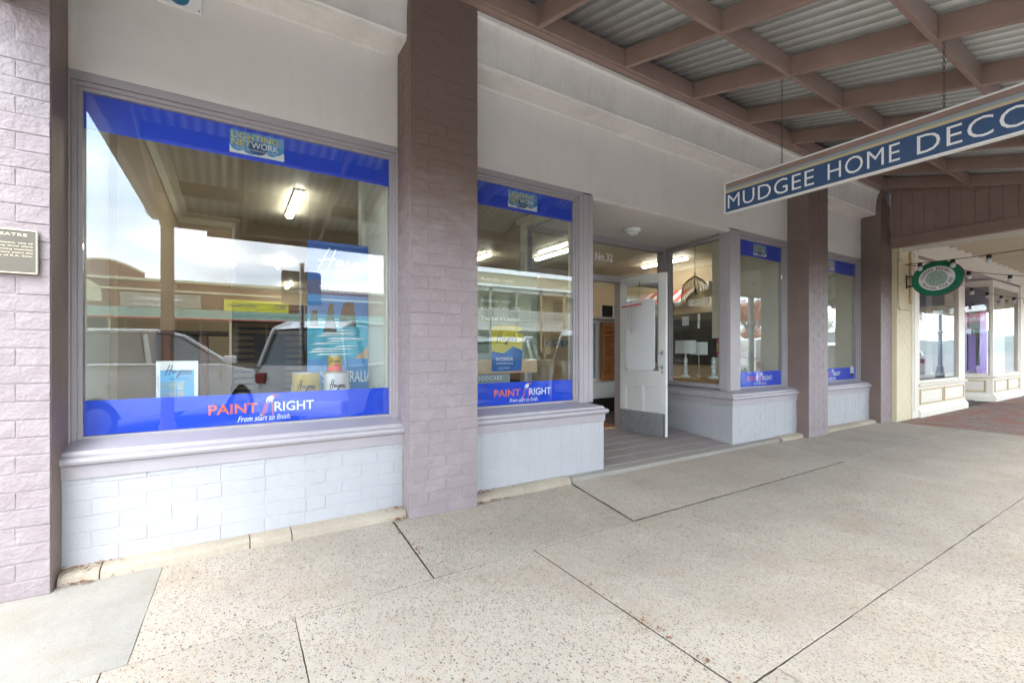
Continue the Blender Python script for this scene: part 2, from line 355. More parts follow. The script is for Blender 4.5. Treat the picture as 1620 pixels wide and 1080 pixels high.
def thing(name, label, cat, loc=(0, 0, 0), rz=0, group=None):
    o = bpy.data.objects.new(name, None); C.objects.link(o); o.location = loc; o.rotation_euler = (0, 0, rz); o.empty_display_size = .2
    o['label'] = label; o['category'] = cat; WL[o.name] = Vector(loc)
    if group: o['group'] = group
    return o
def tag(o, label, cat, group=None):
    o['label'] = label; o['category'] = cat
    if group: o['group'] = group
    return o
def box(name, a, m, parent, bevel=.004, **k): return obj(name, MB().box(*a), m, parent, bevel, **k)

# text and flat print on a plane: P(origin), right r, up u; fitted to w x h
_tc = {}
def text_geo(s, bold=0, shear=0, space=1.0):
    key = (s, bold, shear, space)
    if key in _tc: return _tc[key]
    cu = bpy.data.curves.new('t', 'FONT'); cu.body = s; cu.size = 1; cu.offset = bold; cu.shear = shear; cu.space_character = space; cu.resolution_u = 3
    ob = bpy.data.objects.new('t', cu); C.objects.link(ob)
    dg = bpy.context.evaluated_depsgraph_get(); me = bpy.data.meshes.new_from_object(ob.evaluated_get(dg))
    V = [(v.co.x, v.co.y) for v in me.vertices]; F = [tuple(p.vertices) for p in me.polygons]
    bpy.data.objects.remove(ob); bpy.data.curves.remove(cu); bpy.data.meshes.remove(me)
    if V:
        x0 = min(v[0] for v in V); x1 = max(v[0] for v in V); y0 = min(v[1] for v in V); y1 = max(v[1] for v in V)
        V = [((v[0] - x0) / (x1 - x0), (v[1] - y0) / (y1 - y0)) for v in V]
    _tc[key] = (V, F); return V, F
class Plane:
    def __init__(s, o, r, u, lift=.0008):
        s.o = Vector(o); s.r = Vector(r); s.u = Vector(u); s.n = s.r.cross(s.u); s.lift = lift
    def at(s, x, y, l=1): return s.o + s.r * x + s.u * y + s.n * (s.lift * l)
    def text(s, mb, t, x, y, w, h, l=1, bold=0, shear=0, space=1.0, rot=0):
        V, F = text_geo(t, bold, shear, space); c, q = math.cos(rot), math.sin(rot)
        def T(p):
            a, b = p[0] * w, p[1] * h
            if rot: a -= w / 2; b -= h / 2; a, b = a * c - b * q, a * q + b * c
            return s.at(x + a, y + b, l)
        mb.add([T(p) for p in V], F); return s
    def rect(s, mb, x0, x1, y0, y1, l=1):
        mb.quad(s.at(x0, y0, l), s.at(x1, y0, l), s.at(x1, y1, l), s.at(x0, y1, l)); return s
    def poly(s, mb, pts, l=1): mb.add([s.at(x, y, l) for x, y in pts], [tuple(range(len(pts)))]); return s
    def ell(s, mb, cx, cy, a, b, l=1, n=32, r0=None, t0=0, t1=2 * math.pi):
        if r0 is None: s.poly(mb, [(cx + a * math.cos(2 * math.pi * k / n), cy + b * math.sin(2 * math.pi * k / n)) for k in range(n)], l)
        else:
            for k in range(n):
                p, q = t0 + (t1 - t0) * k / n, t0 + (t1 - t0) * (k + 1) / n
                mb.quad(*[s.at(cx + a * f * math.cos(t), cy + b * f * math.sin(t), l) for t, f in ((p, r0), (p, 1), (q, 1), (q, r0))])
        return s
    def stroke(s, mb, pts, wd, l=1):
        for (x0, y0), (x1, y1) in zip(pts, pts[1:]):
            d = Vector((x1 - x0, y1 - y0)); 
            if d.length < 1e-9: continue
            d.normalize(); nx, ny = -d.y * wd / 2, d.x * wd / 2; ex, ey = d.x * wd * .3, d.y * wd * .3
            s.poly(mb, [(x0 - ex + nx, y0 - ey + ny), (x0 - ex - nx, y0 - ey - ny), (x1 + ex - nx, y1 + ey - ny), (x1 + ex + nx, y1 + ey + ny)], l)
        return s
def printed(name, mb, m, parent): return obj(name, mb, m, parent, fixn=False)

# bricks -----------------------------------------------------------------
_bm = {}
def brick_mesh(ln, dp, h, m, var):
    key = (round(ln, 3), round(dp, 3), round(h, 3), m.name, var)
    if key in _bm: return _bm[key]
    me = bpy.data.meshes.new('brick'); rr = random.Random(hash(key[:3]) + var)
    b = MB().box(-ln / 2, ln / 2, 0, dp, 0, h)
    me.from_pydata([(x + rr.uniform(-.002, .002), y + (rr.uniform(-.0012, .0018) if y == 0 else 0), z + rr.uniform(-.0018, .0018)) for x, y, z in b.v], [], b.f)
    me.materials.append(m); finish(me, .0025, False); _bm[key] = me; return me
def bricks(part, m, p0, d, n, length, z0, z1, patt, individual=True, course=.0865, dp=.03, joint=.0058, off=0):
    """courses of bricks on a face: p0 plan start, d run direction, n outward"""
    base = wl(part); d = Vector(d); n = Vector(n); ang = math.atan2(d.y, d.x); joined = MB() if not individual else None
    k = 0; z = z0
    while z < z1 - .02:
        h = min(course, z1 - z) - joint; pat = patt[(k + off) % len(patt)]; x = 0; i = 0
        while x < length - .01:
            ln = pat[i % len(pat)]; i += 1
            if x + ln > length - .04: ln = length - x
            cx = x + ln / 2; var = (i * 7 + k * 3) % 4
            o = Vector((p0[0] + d.x * cx, p0[1] + d.y * cx, z + joint / 2)); proud = R.uniform(-.001, .001)
            if individual:
                q = link('brick', brick_mesh(round((ln - joint) / .005) * .005, dp, round(h / .002) * .002, m, var), part, o + Vector((n.x, n.y, 0)) * proud - base, (R.uniform(-.0025, .0025), R.uniform(-.003, .003), ang + R.uniform(-.003, .003)))
            else:
                nn = Vector((n.x, n.y, 0)); dd = Vector((d.x, d.y, 0))
                joined.obox(o + nn * (proud - dp / 2) + Vector((0, 0, h / 2)), (dd, nn, Vector((0, 0, 1))), (ln - joint) / 2, dp / 2, h / 2)
            x += ln
        z += course; k += 1
    if joined and joined.v: obj('brickwork', joined, m, part, .0025, kind='stuff')

YP, YD, YW, YG = 3.10, 3.26, 3.385, 3.43
# ================================================================== GROUND
road = obj('road', MB().box(-300, 400, -300, -1.12, -.35, -.15), ASPH, None); road['kind'] = 'structure'
gr = obj('ground', MB().box(-300, 400, 3.3, 400, -.5, -.03), SOIL, None); gr['kind'] = 'structure'
fp = obj('footpath', MB().box(-40, 60, -1.0, 3.3, -.3, -.016), SOIL, None); fp['kind'] = 'structure'
kb = obj('kerb', MB().box(-40, 60, -1.16, -1.0, -.3, -.002), GREYCON, None, .012); kb['kind'] = 'structure'
def slab(c, m, dz=0, gaps=(.002, .002, .002, .002), rough=.003, worn=1):
    """one cast slab with worn, slightly wandering edges; c = four plan corners, gaps = open joint at each edge"""
    c = [Vector(p) for p in c]; ed = []
    for i in range(4):
        a, b = c[i], c[(i + 1) % 4]; d = (b - a).normalized(); nn = Vector((-d.y, d.x)) * gaps[i]; ed.append((a + nn, b + nn))
    def cross(e, g):
        (p, q), (u, v) = e, g; d1, d2 = q - p, v - u; k = d1.x * d2.y - d1.y * d2.x; t = ((u.x - p.x) * d2.y - (u.y - p.y) * d2.x) / k; return p + d1 * t
    c = [cross(ed[i - 1], ed[i]) for i in range(4)]
    x0, x1 = min(p.x for p in c), max(p.x for p in c); y0, y1 = min(p.y for p in c), max(p.y for p in c); tilt = (0, 0)
    pts = []
    for i in range(4):
        a, b = Vector(c[i]), Vector(c[(i + 1) % 4]); ln = (b - a).length; k = max(2, min(70, int(ln / .045))); dd = (b - a) / ln; nn = Vector((-dd.y, dd.x))
        for j in range(k):
            p = a + (b - a) * (j / k); q = noise.noise(Vector((p.x * 5, p.y * 5, i * 9.1))) + .6 * noise.noise(Vector((p.x * 17, p.y * 17, i * 3.3)))
            inn = max(0, q * .9 + .05) * rough
            if noise.noise(Vector((p.x * 2.3 + 9, p.y * 2.3, 4.4 + i))) > .32: inn += rough * 1.2 * R.random() * worn
            pts.append(p + nn * inn)
    n = len(pts); cx, cyy = (x0 + x1) / 2, (y0 + y1) / 2
    cen = Vector((cx, cyy))
    def Z(p): return dz + tilt[0] * (p.x - cx) + tilt[1] * (p.y - cyy)
    v = []
    for s, zz in ((0, -.07), (0, -.003), (.002, 0)):
        for p in pts: q = p + (cen - p).normalized() * s; v.append((q.x, q.y, Z(p) + zz))
    f = [(r * n + i, r * n + (i + 1) % n, (r + 1) * n + (i + 1) % n, (r + 1) * n + i) for r in range(2) for i in range(n)] + [tuple(range(2 * n, 3 * n))]
    o = MB().add(v, f); o.m = [1] * n + [0] * (n + 1)
    return obj('slab', o, [m, SOIL], fp)
A_, B_, PL = 2.243, .925, 3.165
def strip(y0, y1, joints, spec):
    for k, ((a, b), (c, d)) in enumerate(zip(joints, joints[1:])):
        m, dz, gl_, gr_, rg = spec[k]; slab([(a, y0), (c, y0), (d, y1), (b, y1)], m, dz, (.0026, gr_ + .0008, .0026, gl_ + .0008), rg)
strip(A_, PL, [(-2.6, -2.6), (-.335, -.318), (.912, .972), (2.40, 2.60), (5.62, 5.97), (7.4, 7.6), (9.45, 9.45)],
      [(GREYCON, 0, .002, -.0008, .0012), (SLABM[0], .0, -.0008, .003, .002), (SLABM[1], .001, .004, .0025, .003), (SLABM[2], .011, .0025, .002, .009), (SLABM[1], .001, .002, .0015, .003), (SLABM[2], .002, .0015, .002, .003)])
strip(B_, A_, [(-2.6, -2.6), (-.41, -.41), (.235, .246), (1.535, 1.552), (2.80, 2.83), (5.36, 5.50), (9.45, 9.45)],
      [(SLABM[1], 0, .002, .0005, .0015), (SLABM[1], .0, .0005, .0008, .0015), (SLABM[0], .0, .0008, .004, .002), (SLABM[2], .0, .004, .0003, .003), (SLABM[1], .0, .0003, .002, .003), (SLABM[2], .0, .002, .002, .003)])
strip(-.28, B_, [(-2.6, -2.6), (-.3, -.3), (1.765, 1.755), (2.385, 2.397), (5.0, 5.0), (9.45, 9.45)], [(SLABM[k % 3], .0, .001, .001, .0022) for k in range(5)])
strip(-.998, -.28, [(-2.6, -2.6), (.2, .2), (3.1, 3.1), (6.2, 6.2), (9.45, 9.45)], [(SLABM[k % 3], 0, .002, .002, .003) for k in range(4)])
strip(-.998, 3.1, [(x, x) for x in (-38.6, -30, -21, -14, -8.4, -5.4, -2.605)], [(SLABM[k % 3], 0, .002, .002, .003) for k in range(6)])
# brick paving in front of the neighbour
bp = obj('brick_paving', MB().box(9.46, 60, -1.0, 3.3, -.25, -.012), SOIL, None); bp['kind'] = 'structure'
near, far = {0: MB(), 1: MB(), 2: MB()}, None
for m_i in range(3): near[m_i] = MB()
x = 9.465; k = 0
while x < 22:
    y = -.99 - (.115 if k % 2 else 0)
    while y < 3.0:
        mi = R.choice((0, 0, 1, 1, 2)); dz = R.uniform(-.002, .002)
        near[mi].box(x + .003, x + .112, max(y, -.99) + .003, min(y + .23, 3.02) - .003, -.06, dz); y += .23
    x += .115; k += 1
for mi in range(3): obj('paver_field', near[mi], PAVERS[mi], bp, 0, kind='stuff')
# plinth strips along the wall foot (cracked concrete)
def plinth(x0, x1, parent, cuts=()):
    xs = [x0] + list(cuts) + [x1]
    for a, b in zip(xs, xs[1:]):
        v = []; k = max(3, int((b - a) / .06)); f = []
        for i in range(k + 1):
            xx = a + .003 + (b - a - .006) * i / k; q = noise.noise(Vector((xx * 6, 1.3, 0))) * .010 + noise.noise(Vector((xx * 19, 5.3, 0))) * .006
            v += [(xx, 3.275, -.05), (xx, 3.275, .057), (xx, 3.19 + q * .5, .050 + q * .3), (xx, 3.163 + q, .032 + q * .4), (xx, 3.150 + q, -.05)]
            if i: f += [(5 * i - 5 + j, 5 * i - 5 + (j + 1) % 5, 5 * i + (j + 1) % 5, 5 * i + j) for j in range(5)]
        f += [(0, 1, 2, 3, 4), tuple(5 * k + j for j in (4, 3, 2, 1, 0))]
        obj('plinth', MB().add(v, f), PLINTHM, parent, 0, True)

# ================================================================== MAIN SHOP BUILDING
shop = thing('shop_building', 'mauve brick shop with blue-banded windows and an open recessed doorway', 'building', (4.2, 3.26, 0))
# piers -------------------------------------------------------------------
H1 = 4.05
def pier(x0, x1, individual, patt, sides, yb=4.07, ztop=H1, side_p=((.115, .17), (.17, .115))):
    core = obj('pier', MB().box(x0 + .002, x1 - .002, YP + .004, yb, -.05, ztop), TWOTONE, shop)
    bricks(core, TWOTONE, (x0, YP), (1, 0), (0, -1), x1 - x0, 0, ztop - .2, patt, individual)
    return core
core = obj('pier', MB().box(-2.6, -.757, YP + .0028, 4.07, -.05, H1), PAINTBRICK, shop)
bricks(core, PAINTBRICK, (-1.235, YP), (1, 0), (0, -1), .48, 0, 3.2, ((.24, .24), (.12, .24, .12)), True)
obj('render_strip', MB().box(-.7585, -.7535, YP + .012, YW, .0, 3.9), BROWNRENDER, core, .001)
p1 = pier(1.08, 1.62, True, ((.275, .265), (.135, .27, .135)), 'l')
bricks(p1, TWOTONE, (1.08, YD + .12), (0, -1), (-1, 0), .245, 0, 3.4, ((.12, .125), (.245,)), True)
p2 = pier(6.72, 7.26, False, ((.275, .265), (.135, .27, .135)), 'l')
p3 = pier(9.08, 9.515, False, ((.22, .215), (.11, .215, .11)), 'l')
for pp, x in ((p2, 6.72), (p3, 9.08)): obj('render_strip', MB().box(x - .001, x + .006, YP + .003, YW, .0, 3.9), BROWNRENDER, pp, .001)
# dado walls --------------------------------------------------------------
def dado(path, faces, individual):
    w0 = obj('dado_wall', MB().sweep(path, [(.122, -.05), (.122, .519), (-.12, .519), (-.12, -.05)]), DADO, shop)
    for p0, d, n, ln in faces: bricks(w0, DADO, p0, d, n, ln, .052, .517, ((.235, .235, .235), (.12, .235, .235)), individual, joint=.0035, dp=.02)
dado([(-.755, YW), (1.08, YW)], [((-.755, YD), (1, 0), (0, -1), 1.835)], True)
dado([(1.62, YW), (2.96, YW), (2.96, 4.5)], [((1.62, YD), (1, 0), (0, -1), 1.465)], True)
sx = (5.477 - 5.345) / (4.49 - YW); dv = Vector((-sx, -1)).normalized(); nv = Vector((dv.y, -dv.x))
RA, RB = Vector((5.477, 4.49)), Vector((5.345, YW))
off = nv * .125; st = RA + off; cornr = (5.345 - .125 * 1.0 + sx * .06, YD)
dado([tuple(RA), tuple(RB), (6.72, YW)], [((5.222, YD), (1, 0), (0, -1), 1.498), (tuple(st), tuple(dv), tuple(nv), (Vector((5.222, YD)) - st).dot(dv))], True)
dado([(7.26, YW), (9.08, YW)], [((7.26, YD), (1, 0), (0, -1), 1.82)], False)
plinth(-.75, 1.078, shop, (-.585, .10, .33)); plinth(1.625, 2.60, shop, (2.1,)); plinth(7.265, 9.075, shop, (8.3,)); plinth(6.15, 6.715, shop)
# sills ---------------------------------------------------------------------
SPROF = [(-.05, .708), (.0, .692), (.118, .662), (.126, .652), (.128, .640), (.142, .638), (.156, .628), (.161, .613), (.156, .598), (.142, .589), (.134, .586), (.133, .516), (-.05, .516)]
SPROF = [(o, z) for o, z in SPROF]
def window(x0, x1, wall_l, wall_r, lab=None):
    """fixed shopfront light: moulded frame, glass, banners"""
    m = MB(); z0, z1 = .715, 2.655
    # stepped jamb and head mouldings
    for d0, d1, yy in ((0.0, .022, YG - .012), (.022, .044, YG - .026), (.044, .09, YW - .004)):
        a0, a1, b0, b1 = x0 - d1, x1 + d1, z0 - (d1 if d1 < .03 else .026), z1 + d1
        m.box(x0 - d1, x0 - d0, yy, YG + .045, b0, b1); m.box(x1 + d0, x1 + d1, yy, YG + .045, b0, b1)
        m.box(x0 - d0, x1 + d0, yy, YG + .045, z1 + d0, z1 + d1)
    m.box(x0, x1, YG - .012, YG + .045, z0 - .027, z0 - .0)
    f = obj('window', m, FRAME, shop, .003)
    obj('pane', MB().box(x0 + .0005, x1 - .0005, YG, YG + .006, z0 + .0005, z1 - .0005), GLASS, f)
    return f
def banners(f, x0, x1, cx, cl):
    yb = YG + .009
    obj('top_banner', MB().box(x0 + .002, x1 - .002, yb, yb + .001, 2.451, 2.653), BLUE, f); obj('lower_banner', MB().box(x0 + .002, x1 - .002, yb, yb + .001, .717, .915), BLUE, f)
    P = Plane((0, yb, 0), (1, 0, 0), (0, 0, 1), .0006)
    # lighting logo card
    a, b, c0, c1 = cl - .158, cl + .158, 2.482, 2.632
    q = MB(); P.rect(q, a, b, c0, c1, 1); card = printed('logo_card', q, WHITE, f)
    q = MB(); P.rect(q, a, b, c0 + .05, c1, 2)
    for ex, ey, ea, eb in ((a + .045, c0 + .052, .042, .035), (a + .12, c0 + .05, .05, .045), (b - .05, c0 + .08, .048, .05)): P.ell(q, ex, ey, ea, eb, 2 + .3 * (ex - a))
    P.ell(q, b - .075, c0 + .045, .035, .028, 2.6); printed('logo_clouds', q, SKYB, f)
    q = MB(); P.ell(q, a + .16, c0 + .055, .055, .045, 3); printed('logo_shadow_cloud', q, NAVY, f)
    q = MB(); P.text(q, 'LIGHTING', a + .010, c1 - .052, .27, .040, 4, .012); P.text(q, 'NET', a + .010, c1 - .099, .11, .040, 4, .012); printed('logo_lettering', q, YELLOW, f)
    q = MB(); P.text(q, 'WORK', a + .122, c1 - .099, .16, .040, 4, .012); P.text(q, 'THAT WORKS FOR ME', a + .03, c1 - .118, .24, .009, 4); printed('logo_lettering', q, WHITE, f)
    # paint shop lettering
    q = MB(); P.text(q, 'PAINT', cx - .308, .789, .272, .064, 1, .012); 
    for i in range(5): P.stroke(q, [(cx - .012 + i * .004, .775 + i * .016), (cx + .012 + i * .003, .787 + i * .014)], .006, 1)
    P.stroke(q, [(cx - .012, .782), (cx - .003, .765), (cx + .004, .758)], .008, 1); P.stroke(q, [(cx + .047, .848), (cx + .052, .82), (cx + .050, .79), (cx + .053, .768)], .005, 1)
    P.stroke(q, [(cx + .045, .900), (cx + .075, .898), (cx + .085, .892)], .007, 1); printed('lettering', q, ORANGE, f)
    q = MB(); P.text(q, 'RIGHT', cx + .062, .789, .246, .064, 1, .012); P.text(q, 'From start to finish.', cx - .15, .734, .31, .036, 1, .006, .35)
    P.poly(q, [(cx + .012, .868), (cx + .022, .888), (cx + .045, .897), (cx + .062, .885), (cx + .054, .866), (cx + .03, .858)], 1)
    P.stroke(q, [(cx + .014, .868), (cx + .016, .852), (cx + .024, .846)], .005, 1); P.stroke(q, [(cx + .03, .853), (cx + .052, .858)], .005, 1); P.stroke(q, [(cx - .022, .772), (cx - .01, .768)], .006, 1)
    printed('lettering', q, WHITE, f)
w1 = window(-.703, 1.03, -.755, 1.08); banners(w1, -.703, 1.03, .19, .1525)
w2 = window(1.685, 2.835, 1.62, 3.04); banners(w2, 1.685, 2.835, 2.266, 2.258)
w3 = window(5.61, 6.66, 5.35, 6.72); banners(w3, 5.61, 6.66, 6.12, 6.12)
w4 = window(7.33, 9.10 - .085, 7.26, 9.08); banners(w4, 7.33, 9.015, 8.17, 8.10)
for f, path in ((w1, [(-.755, YW), (1.08, YW)]), (w2, [(1.62, YW), (2.96, YW), (2.96, 4.5)]), (w3, [tuple(RA), tuple(RB), (6.72, YW)]), (w4, [(7.26, YW), (9.08, YW)])):
    obj('sill', MB().sweep(path, SPROF), SILL, f, 0, True)
# shutter sticker in the fourth window
P = Plane((0, YG + .008, 0), (1, 0, 0), (0, 0, 1), .0006); q = MB(); P.rect(q, 8.83, 8.95, .80, .925, 3); printed('sticker', q, WHITE, w4)
q = MB(); P.ell(q, 8.89, .80, .06, .02, 4); P.ell(q, 8.89, .86, .016, .016, 4); printed('sticker_print', q, BLACK, w4)
# corner posts and return windows of the recess
obj('corner_post', MB().box(2.925, 3.04, YW - .008, YW + .11, .69, 2.73).box(2.99, 3.045, YW - .014, YW, .69, 2.73), FRAME, shop, .004)
obj('corner_post', MB().box(5.345, 5.52, YW - .008, YW + .08, .69, 2.73).box(5.335, 5.375, YW + .02, YW + .13, .69, 2.73), FRAME, shop, .004)
# left return window (X = 3.0) and right return window (splayed)
def ret_window(a, b, n, z0=.705, z1=2.69):
    a, b = Vector(a), Vector(b); d = (b - a).normalized(); n = Vector(n); ln = (b - a).length; ax = (Vector((d.x, d.y, 0)), Vector((n.x, n.y, 0)), Vector((0, 0, 1)))
    m = MB()
    def bar(s0, s1, q0, q1, t): m.obox(Vector((*(a + d * (s0 + s1) / 2), (q0 + q1) / 2)), ax, (s1 - s0) / 2, t, (q1 - q0) / 2)
    bar(0, .055, z0, z1, .04); bar(ln - .055, ln, z0, z1, .04); bar(.055, ln - .055, z0, z0 + .055, .038); bar(.055, ln - .055, z1 - .05, z1, .038)
    f = obj('return_window', m, FRAME, shop, .004)
    g = MB(); g.obox(Vector((*(a + d * ln / 2), (z0 + z1) / 2)), ax, ln / 2 - .055, .003, (z1 - z0) / 2 - .052); obj('pane', g, GLASS, f); return f, a, d, n
rl, *_ = ret_window((2.985, YW + .11), (2.985, 4.47), (1, 0))
rr, ra, rd, rn = ret_window(tuple(RB + Vector((sx * .1 + .03, .1))), tuple(RA + Vector((.03, -.03))), (-1, sx))
obj('rear_reveal', MB().box(2.90, 2.96, YW + .14, 4.47, 2.63, 2.69).box(2.90, 2.94, 4.38, 4.47, .7, 2.63).box(2.90, 2.94, YW + .12, YW + .2, .7, 2.63), CREAM, rl, .003)
# transom, side light and door frame at the back of the recess
YB = 4.49
m = MB(); m.box(2.96, 3.06, YB - .03, YB + .09, .1, 2.70).box(4.53, 4.61, YB - .03, YB + .09, .1, 2.12).box(5.40, 5.50, YB - .03, YB + .09, .1, 2.70)
m.box(3.06, 5.40, YB - .025, YB + .08, 2.635, 2.70).box(3.06, 5.40, YB - .025, YB + .08, 2.12, 2.205).box(4.61, 5.40, YB - .025, YB + .08, .1, .62)
dfm = obj('entry_frame', m, FRAME, shop, .004)
obj('pane', MB().box(3.06, 5.40, YB + .02, YB + .026, 2.205, 2.635), GLASS, dfm); obj('pane', MB().box(4.61, 5.40, YB + .02, YB + .026, .62, 2.12), GLASS, dfm)
P = Plane((0, YB + .018, 0), (1, 0, 0), (0, 0, 1), -.0006); q = MB(); P.text(q, 'No.32', 4.115, 2.402, .31, .108, 2, .012); printed('lettering', q, WHITE, dfm)
# the open door leaf (hinged on the right jamb, swung out to the street)
dr_h, dr_f = Vector((4.53, 4.455)), Vector((4.595, 3.745)); dd = (dr_f - dr_h).normalized(); dn = Vector((dd.y, -dd.x)); DW = (dr_f - dr_h).length
if dn.x > 0: dn = -dn
DX = Vector((dd.x, dd.y, 0)); DN = Vector((dn.x, dn.y, 0)); DZ = Vector((0, 0, 1)); ZB = .125
def dbar(mb, s0, s1, z0, z1, t0, t1): mb.obox(Vector((*dr_h, ZB)) + DX * (s0 + s1) / 2 + DZ * (z0 + z1) / 2 + DN * (t0 + t1) / 2, (DX, DN, DZ), (s1 - s0) / 2, abs(t1 - t0) / 2, (z1 - z0) / 2)
m = MB(); T = .02
dbar(m, 0, .085, 0, 2.045, -T, T); dbar(m, DW - .095, DW, 0, 2.045, -T, T); dbar(m, .085, DW - .095, 1.945, 2.045, -T, T); dbar(m, .085, DW - .095, .62, .80, -T, T); dbar(m, .085, DW - .095, 0, .12, -T, T); dbar(m, .31, .365, .12, .62, -T, T)
door = obj('door', m, DOORP, shop, .004, label='off-white half-glazed door standing open')
for s0, s1 in ((.085, .31), (.365, DW - .095)):
    m = MB(); dbar(m, s0, s1, .12, .62, -.008, .008); obj('panel', m, DOORP, door)
    m = MB()
    for a, b, c, e in ((s0, s0 + .02, .12, .62), (s1 - .02, s1, .12, .62), (s0 + .02, s1 - .02, .60, .62)): dbar(m, a, b, c, e, .0, .016)
    obj('panel_moulding', m, DOORP, door, .004)
m = MB(); dbar(m, .085, DW - .095, .80, 1.945, -.003, .003); obj('pane', m, GLASS, door)
m = MB()
for a, b, c, e in ((.085, .10, .80, 1.945), (DW - .11, DW - .095, .80, 1.945), (.10, DW - .11, 1.93, 1.945), (.10, DW - .11, .80, .815)): dbar(m, a, b, c, e, .004, .017)
obj('glazing_bead', m, DOORP, door, .002)
m = MB(); dbar(m, .002, DW - .012, .0, .285, .0205, .0235); kp = obj('kick_plate', m, CHECKER, door)
m = MB(); base = Vector((*dr_h, ZB)) + DN * .0238
nr, ncol = 11, 27
for i in range(nr):
    for j in range(ncol):
        s = .018 + j * (DW - .045) / ncol; z = .014 + i * .0258; an = rad(45 if (i + j) % 2 else -45)
        ca, sa = math.cos(an), math.sin(an)
        m.obox(base + DX * s + DZ * z, (DX * ca + DZ * sa, DZ * ca - DX * sa, DN), .0115, .0036, .0016)
obj('tread_pattern', m, TREAD, door, kind='stuff')
hp = Vector((*dr_h, ZB)) + DX * (DW - .05) + DN * .022
hb = MB(); hb.tube([hp + DZ * 1.045, hp + DZ * 1.045 + DN * .035, hp + DZ * 1.03 + DN * .045 - DX * .028, hp + DZ * .88 + DN * .045 - DX * .028, hp + DZ * .865 + DN * .035, hp + DZ * .865], .006, 8)
obj('handle', hb, STEEL, door, 0, True)
hb = MB()
for zz in (1.045, .865): hb.obox(hp + DZ * zz, (DX, DN, DZ), .013, .004, .028)
obj('handle_plate', hb, STEEL, door, .002)
hb = MB(); hb.obox(hp + DZ * .80, (DX, DN, DZ), .011, .005, .018); hb.obox(hp + DZ * .80 + DX * .004, (DX, DN, DZ), .004, .010, .009); obj('lock', hb, STEEL, door, .002)
# tiled entry floor, ramping gently up to the threshold
def ramp(y): return .050 + .08 * max(0, y - 3.31) / 1.19
ef = obj('entry_floor', MB().add([(2.96, 3.17, .046), (5.40, 3.17, .046), (5.40, 3.31, .0485), (2.96, 3.31, .0485), (5.48, 4.6, ramp(4.6) - .0012), (2.96, 4.6, ramp(4.6) - .0012)] + [(2.96, 3.17, -.1), (5.48, 3.17, -.1)], [(3, 2, 4, 5)]), GROUT, shop)
for i in range(6):
    y0, y1 = 3.315 + i * .2045, 3.315 + (i + 1) * .2045 - .010; x = 3.07 - (.3 if i % 2 else 0); xr = 5.215 + (y0 - 3.3) * .1 + .02
    while x < xr - .02:
        a, b = max(x, 3.075), min(x + .597, xr)
        if b - a > .02: obj('tile', MB().add([(a, y0, ramp(y0)), (b, y0, ramp(y0)), (b, y1, ramp(y1)), (a, y1, ramp(y1)), (a, y0, .01), (b, y0, .01), (b, y1, .01), (a, y1, .01)], [(0, 1, 2, 3), (0, 4, 5, 1), (1, 5, 6, 2), (2, 6, 7, 3), (3, 7, 4, 0)]), TILE, ef)
        x += .6
obj('threshold', MB().box(3.06, 4.53, 4.535, 4.60, .1, .142), PINE, shop, .003)
obj('entry_strip', MB().box(2.62, 6.12, 3.172, 3.3105, -.06, .046), GREYCON, shop, .006)
# upper wall, cornices, recess soffit ---------------------------------------
for a, b, zz in ((-.755, 1.08, 2.745), (1.62, 3.045, 2.745), (3.045, 5.335, 2.702), (5.335, 6.72, 2.745), (7.26, 9.08, 2.745)):
    obj('upper_wall', MB().box(a, b, YW, YW + .22, zz, 3.95), UPPER, shop)
for a in (-.755, 1.058, 7.26, 9.058): obj('edge_bead', MB().box(a, a + .022, YW - .006, YW, 2.76, 3.43), UPPER, shop, .002)
obj('drip_bead', MB().box(3.045, 5.335, YW - .010, YW, 2.700, 2.722), CORN, shop, .002)
obj('soffit', MB().box(2.93, 5.56, YW + .222, 4.6, 2.7025, 2.76).box(3.045, 5.335, YW + .01, YW + .222, 2.696, 2.7015), UPPER, shop)
CP = [(0, 3.438), (.205, 3.438), (.208, 3.462), (.222, 3.466), (.222, 3.478), (.213, 3.482)]
CP += [(.213 + .052 * (1 - math.cos(t * math.pi / 2 / 6)), 3.49 + .30 * math.sin(t * math.pi / 2 / 6)) for t in range(7)]
CP += [(.272, 3.795), (.272, 3.83), (0, 3.83)]
for a, b in ((-.755, 1.08), (1.62, 6.72), (7.26, 9.08)):
    obj('cornice', MB().sweep([(a, YW), (b, YW)], CP), CORN, shop, 0, True)
    obj('picture_bead', MB().box(a, b, YW - .012, YW, 3.405, 3.437), CORN, shop, .003)
obj('parapet_wall', MB().box(-2.6, 9.515, YP + .007, 3.95, 4.06, 6.4).box(-.75, 9.07, YP + .008, YW - .002, 3.8405, 4.055), PAINTBRICK, shop)  # lower box added above the cornice to block light leaking in
obj('roof', MB().box(-2.6, 9.515, 3.9, 16.6, 3.7, 3.9), GALV, shop)
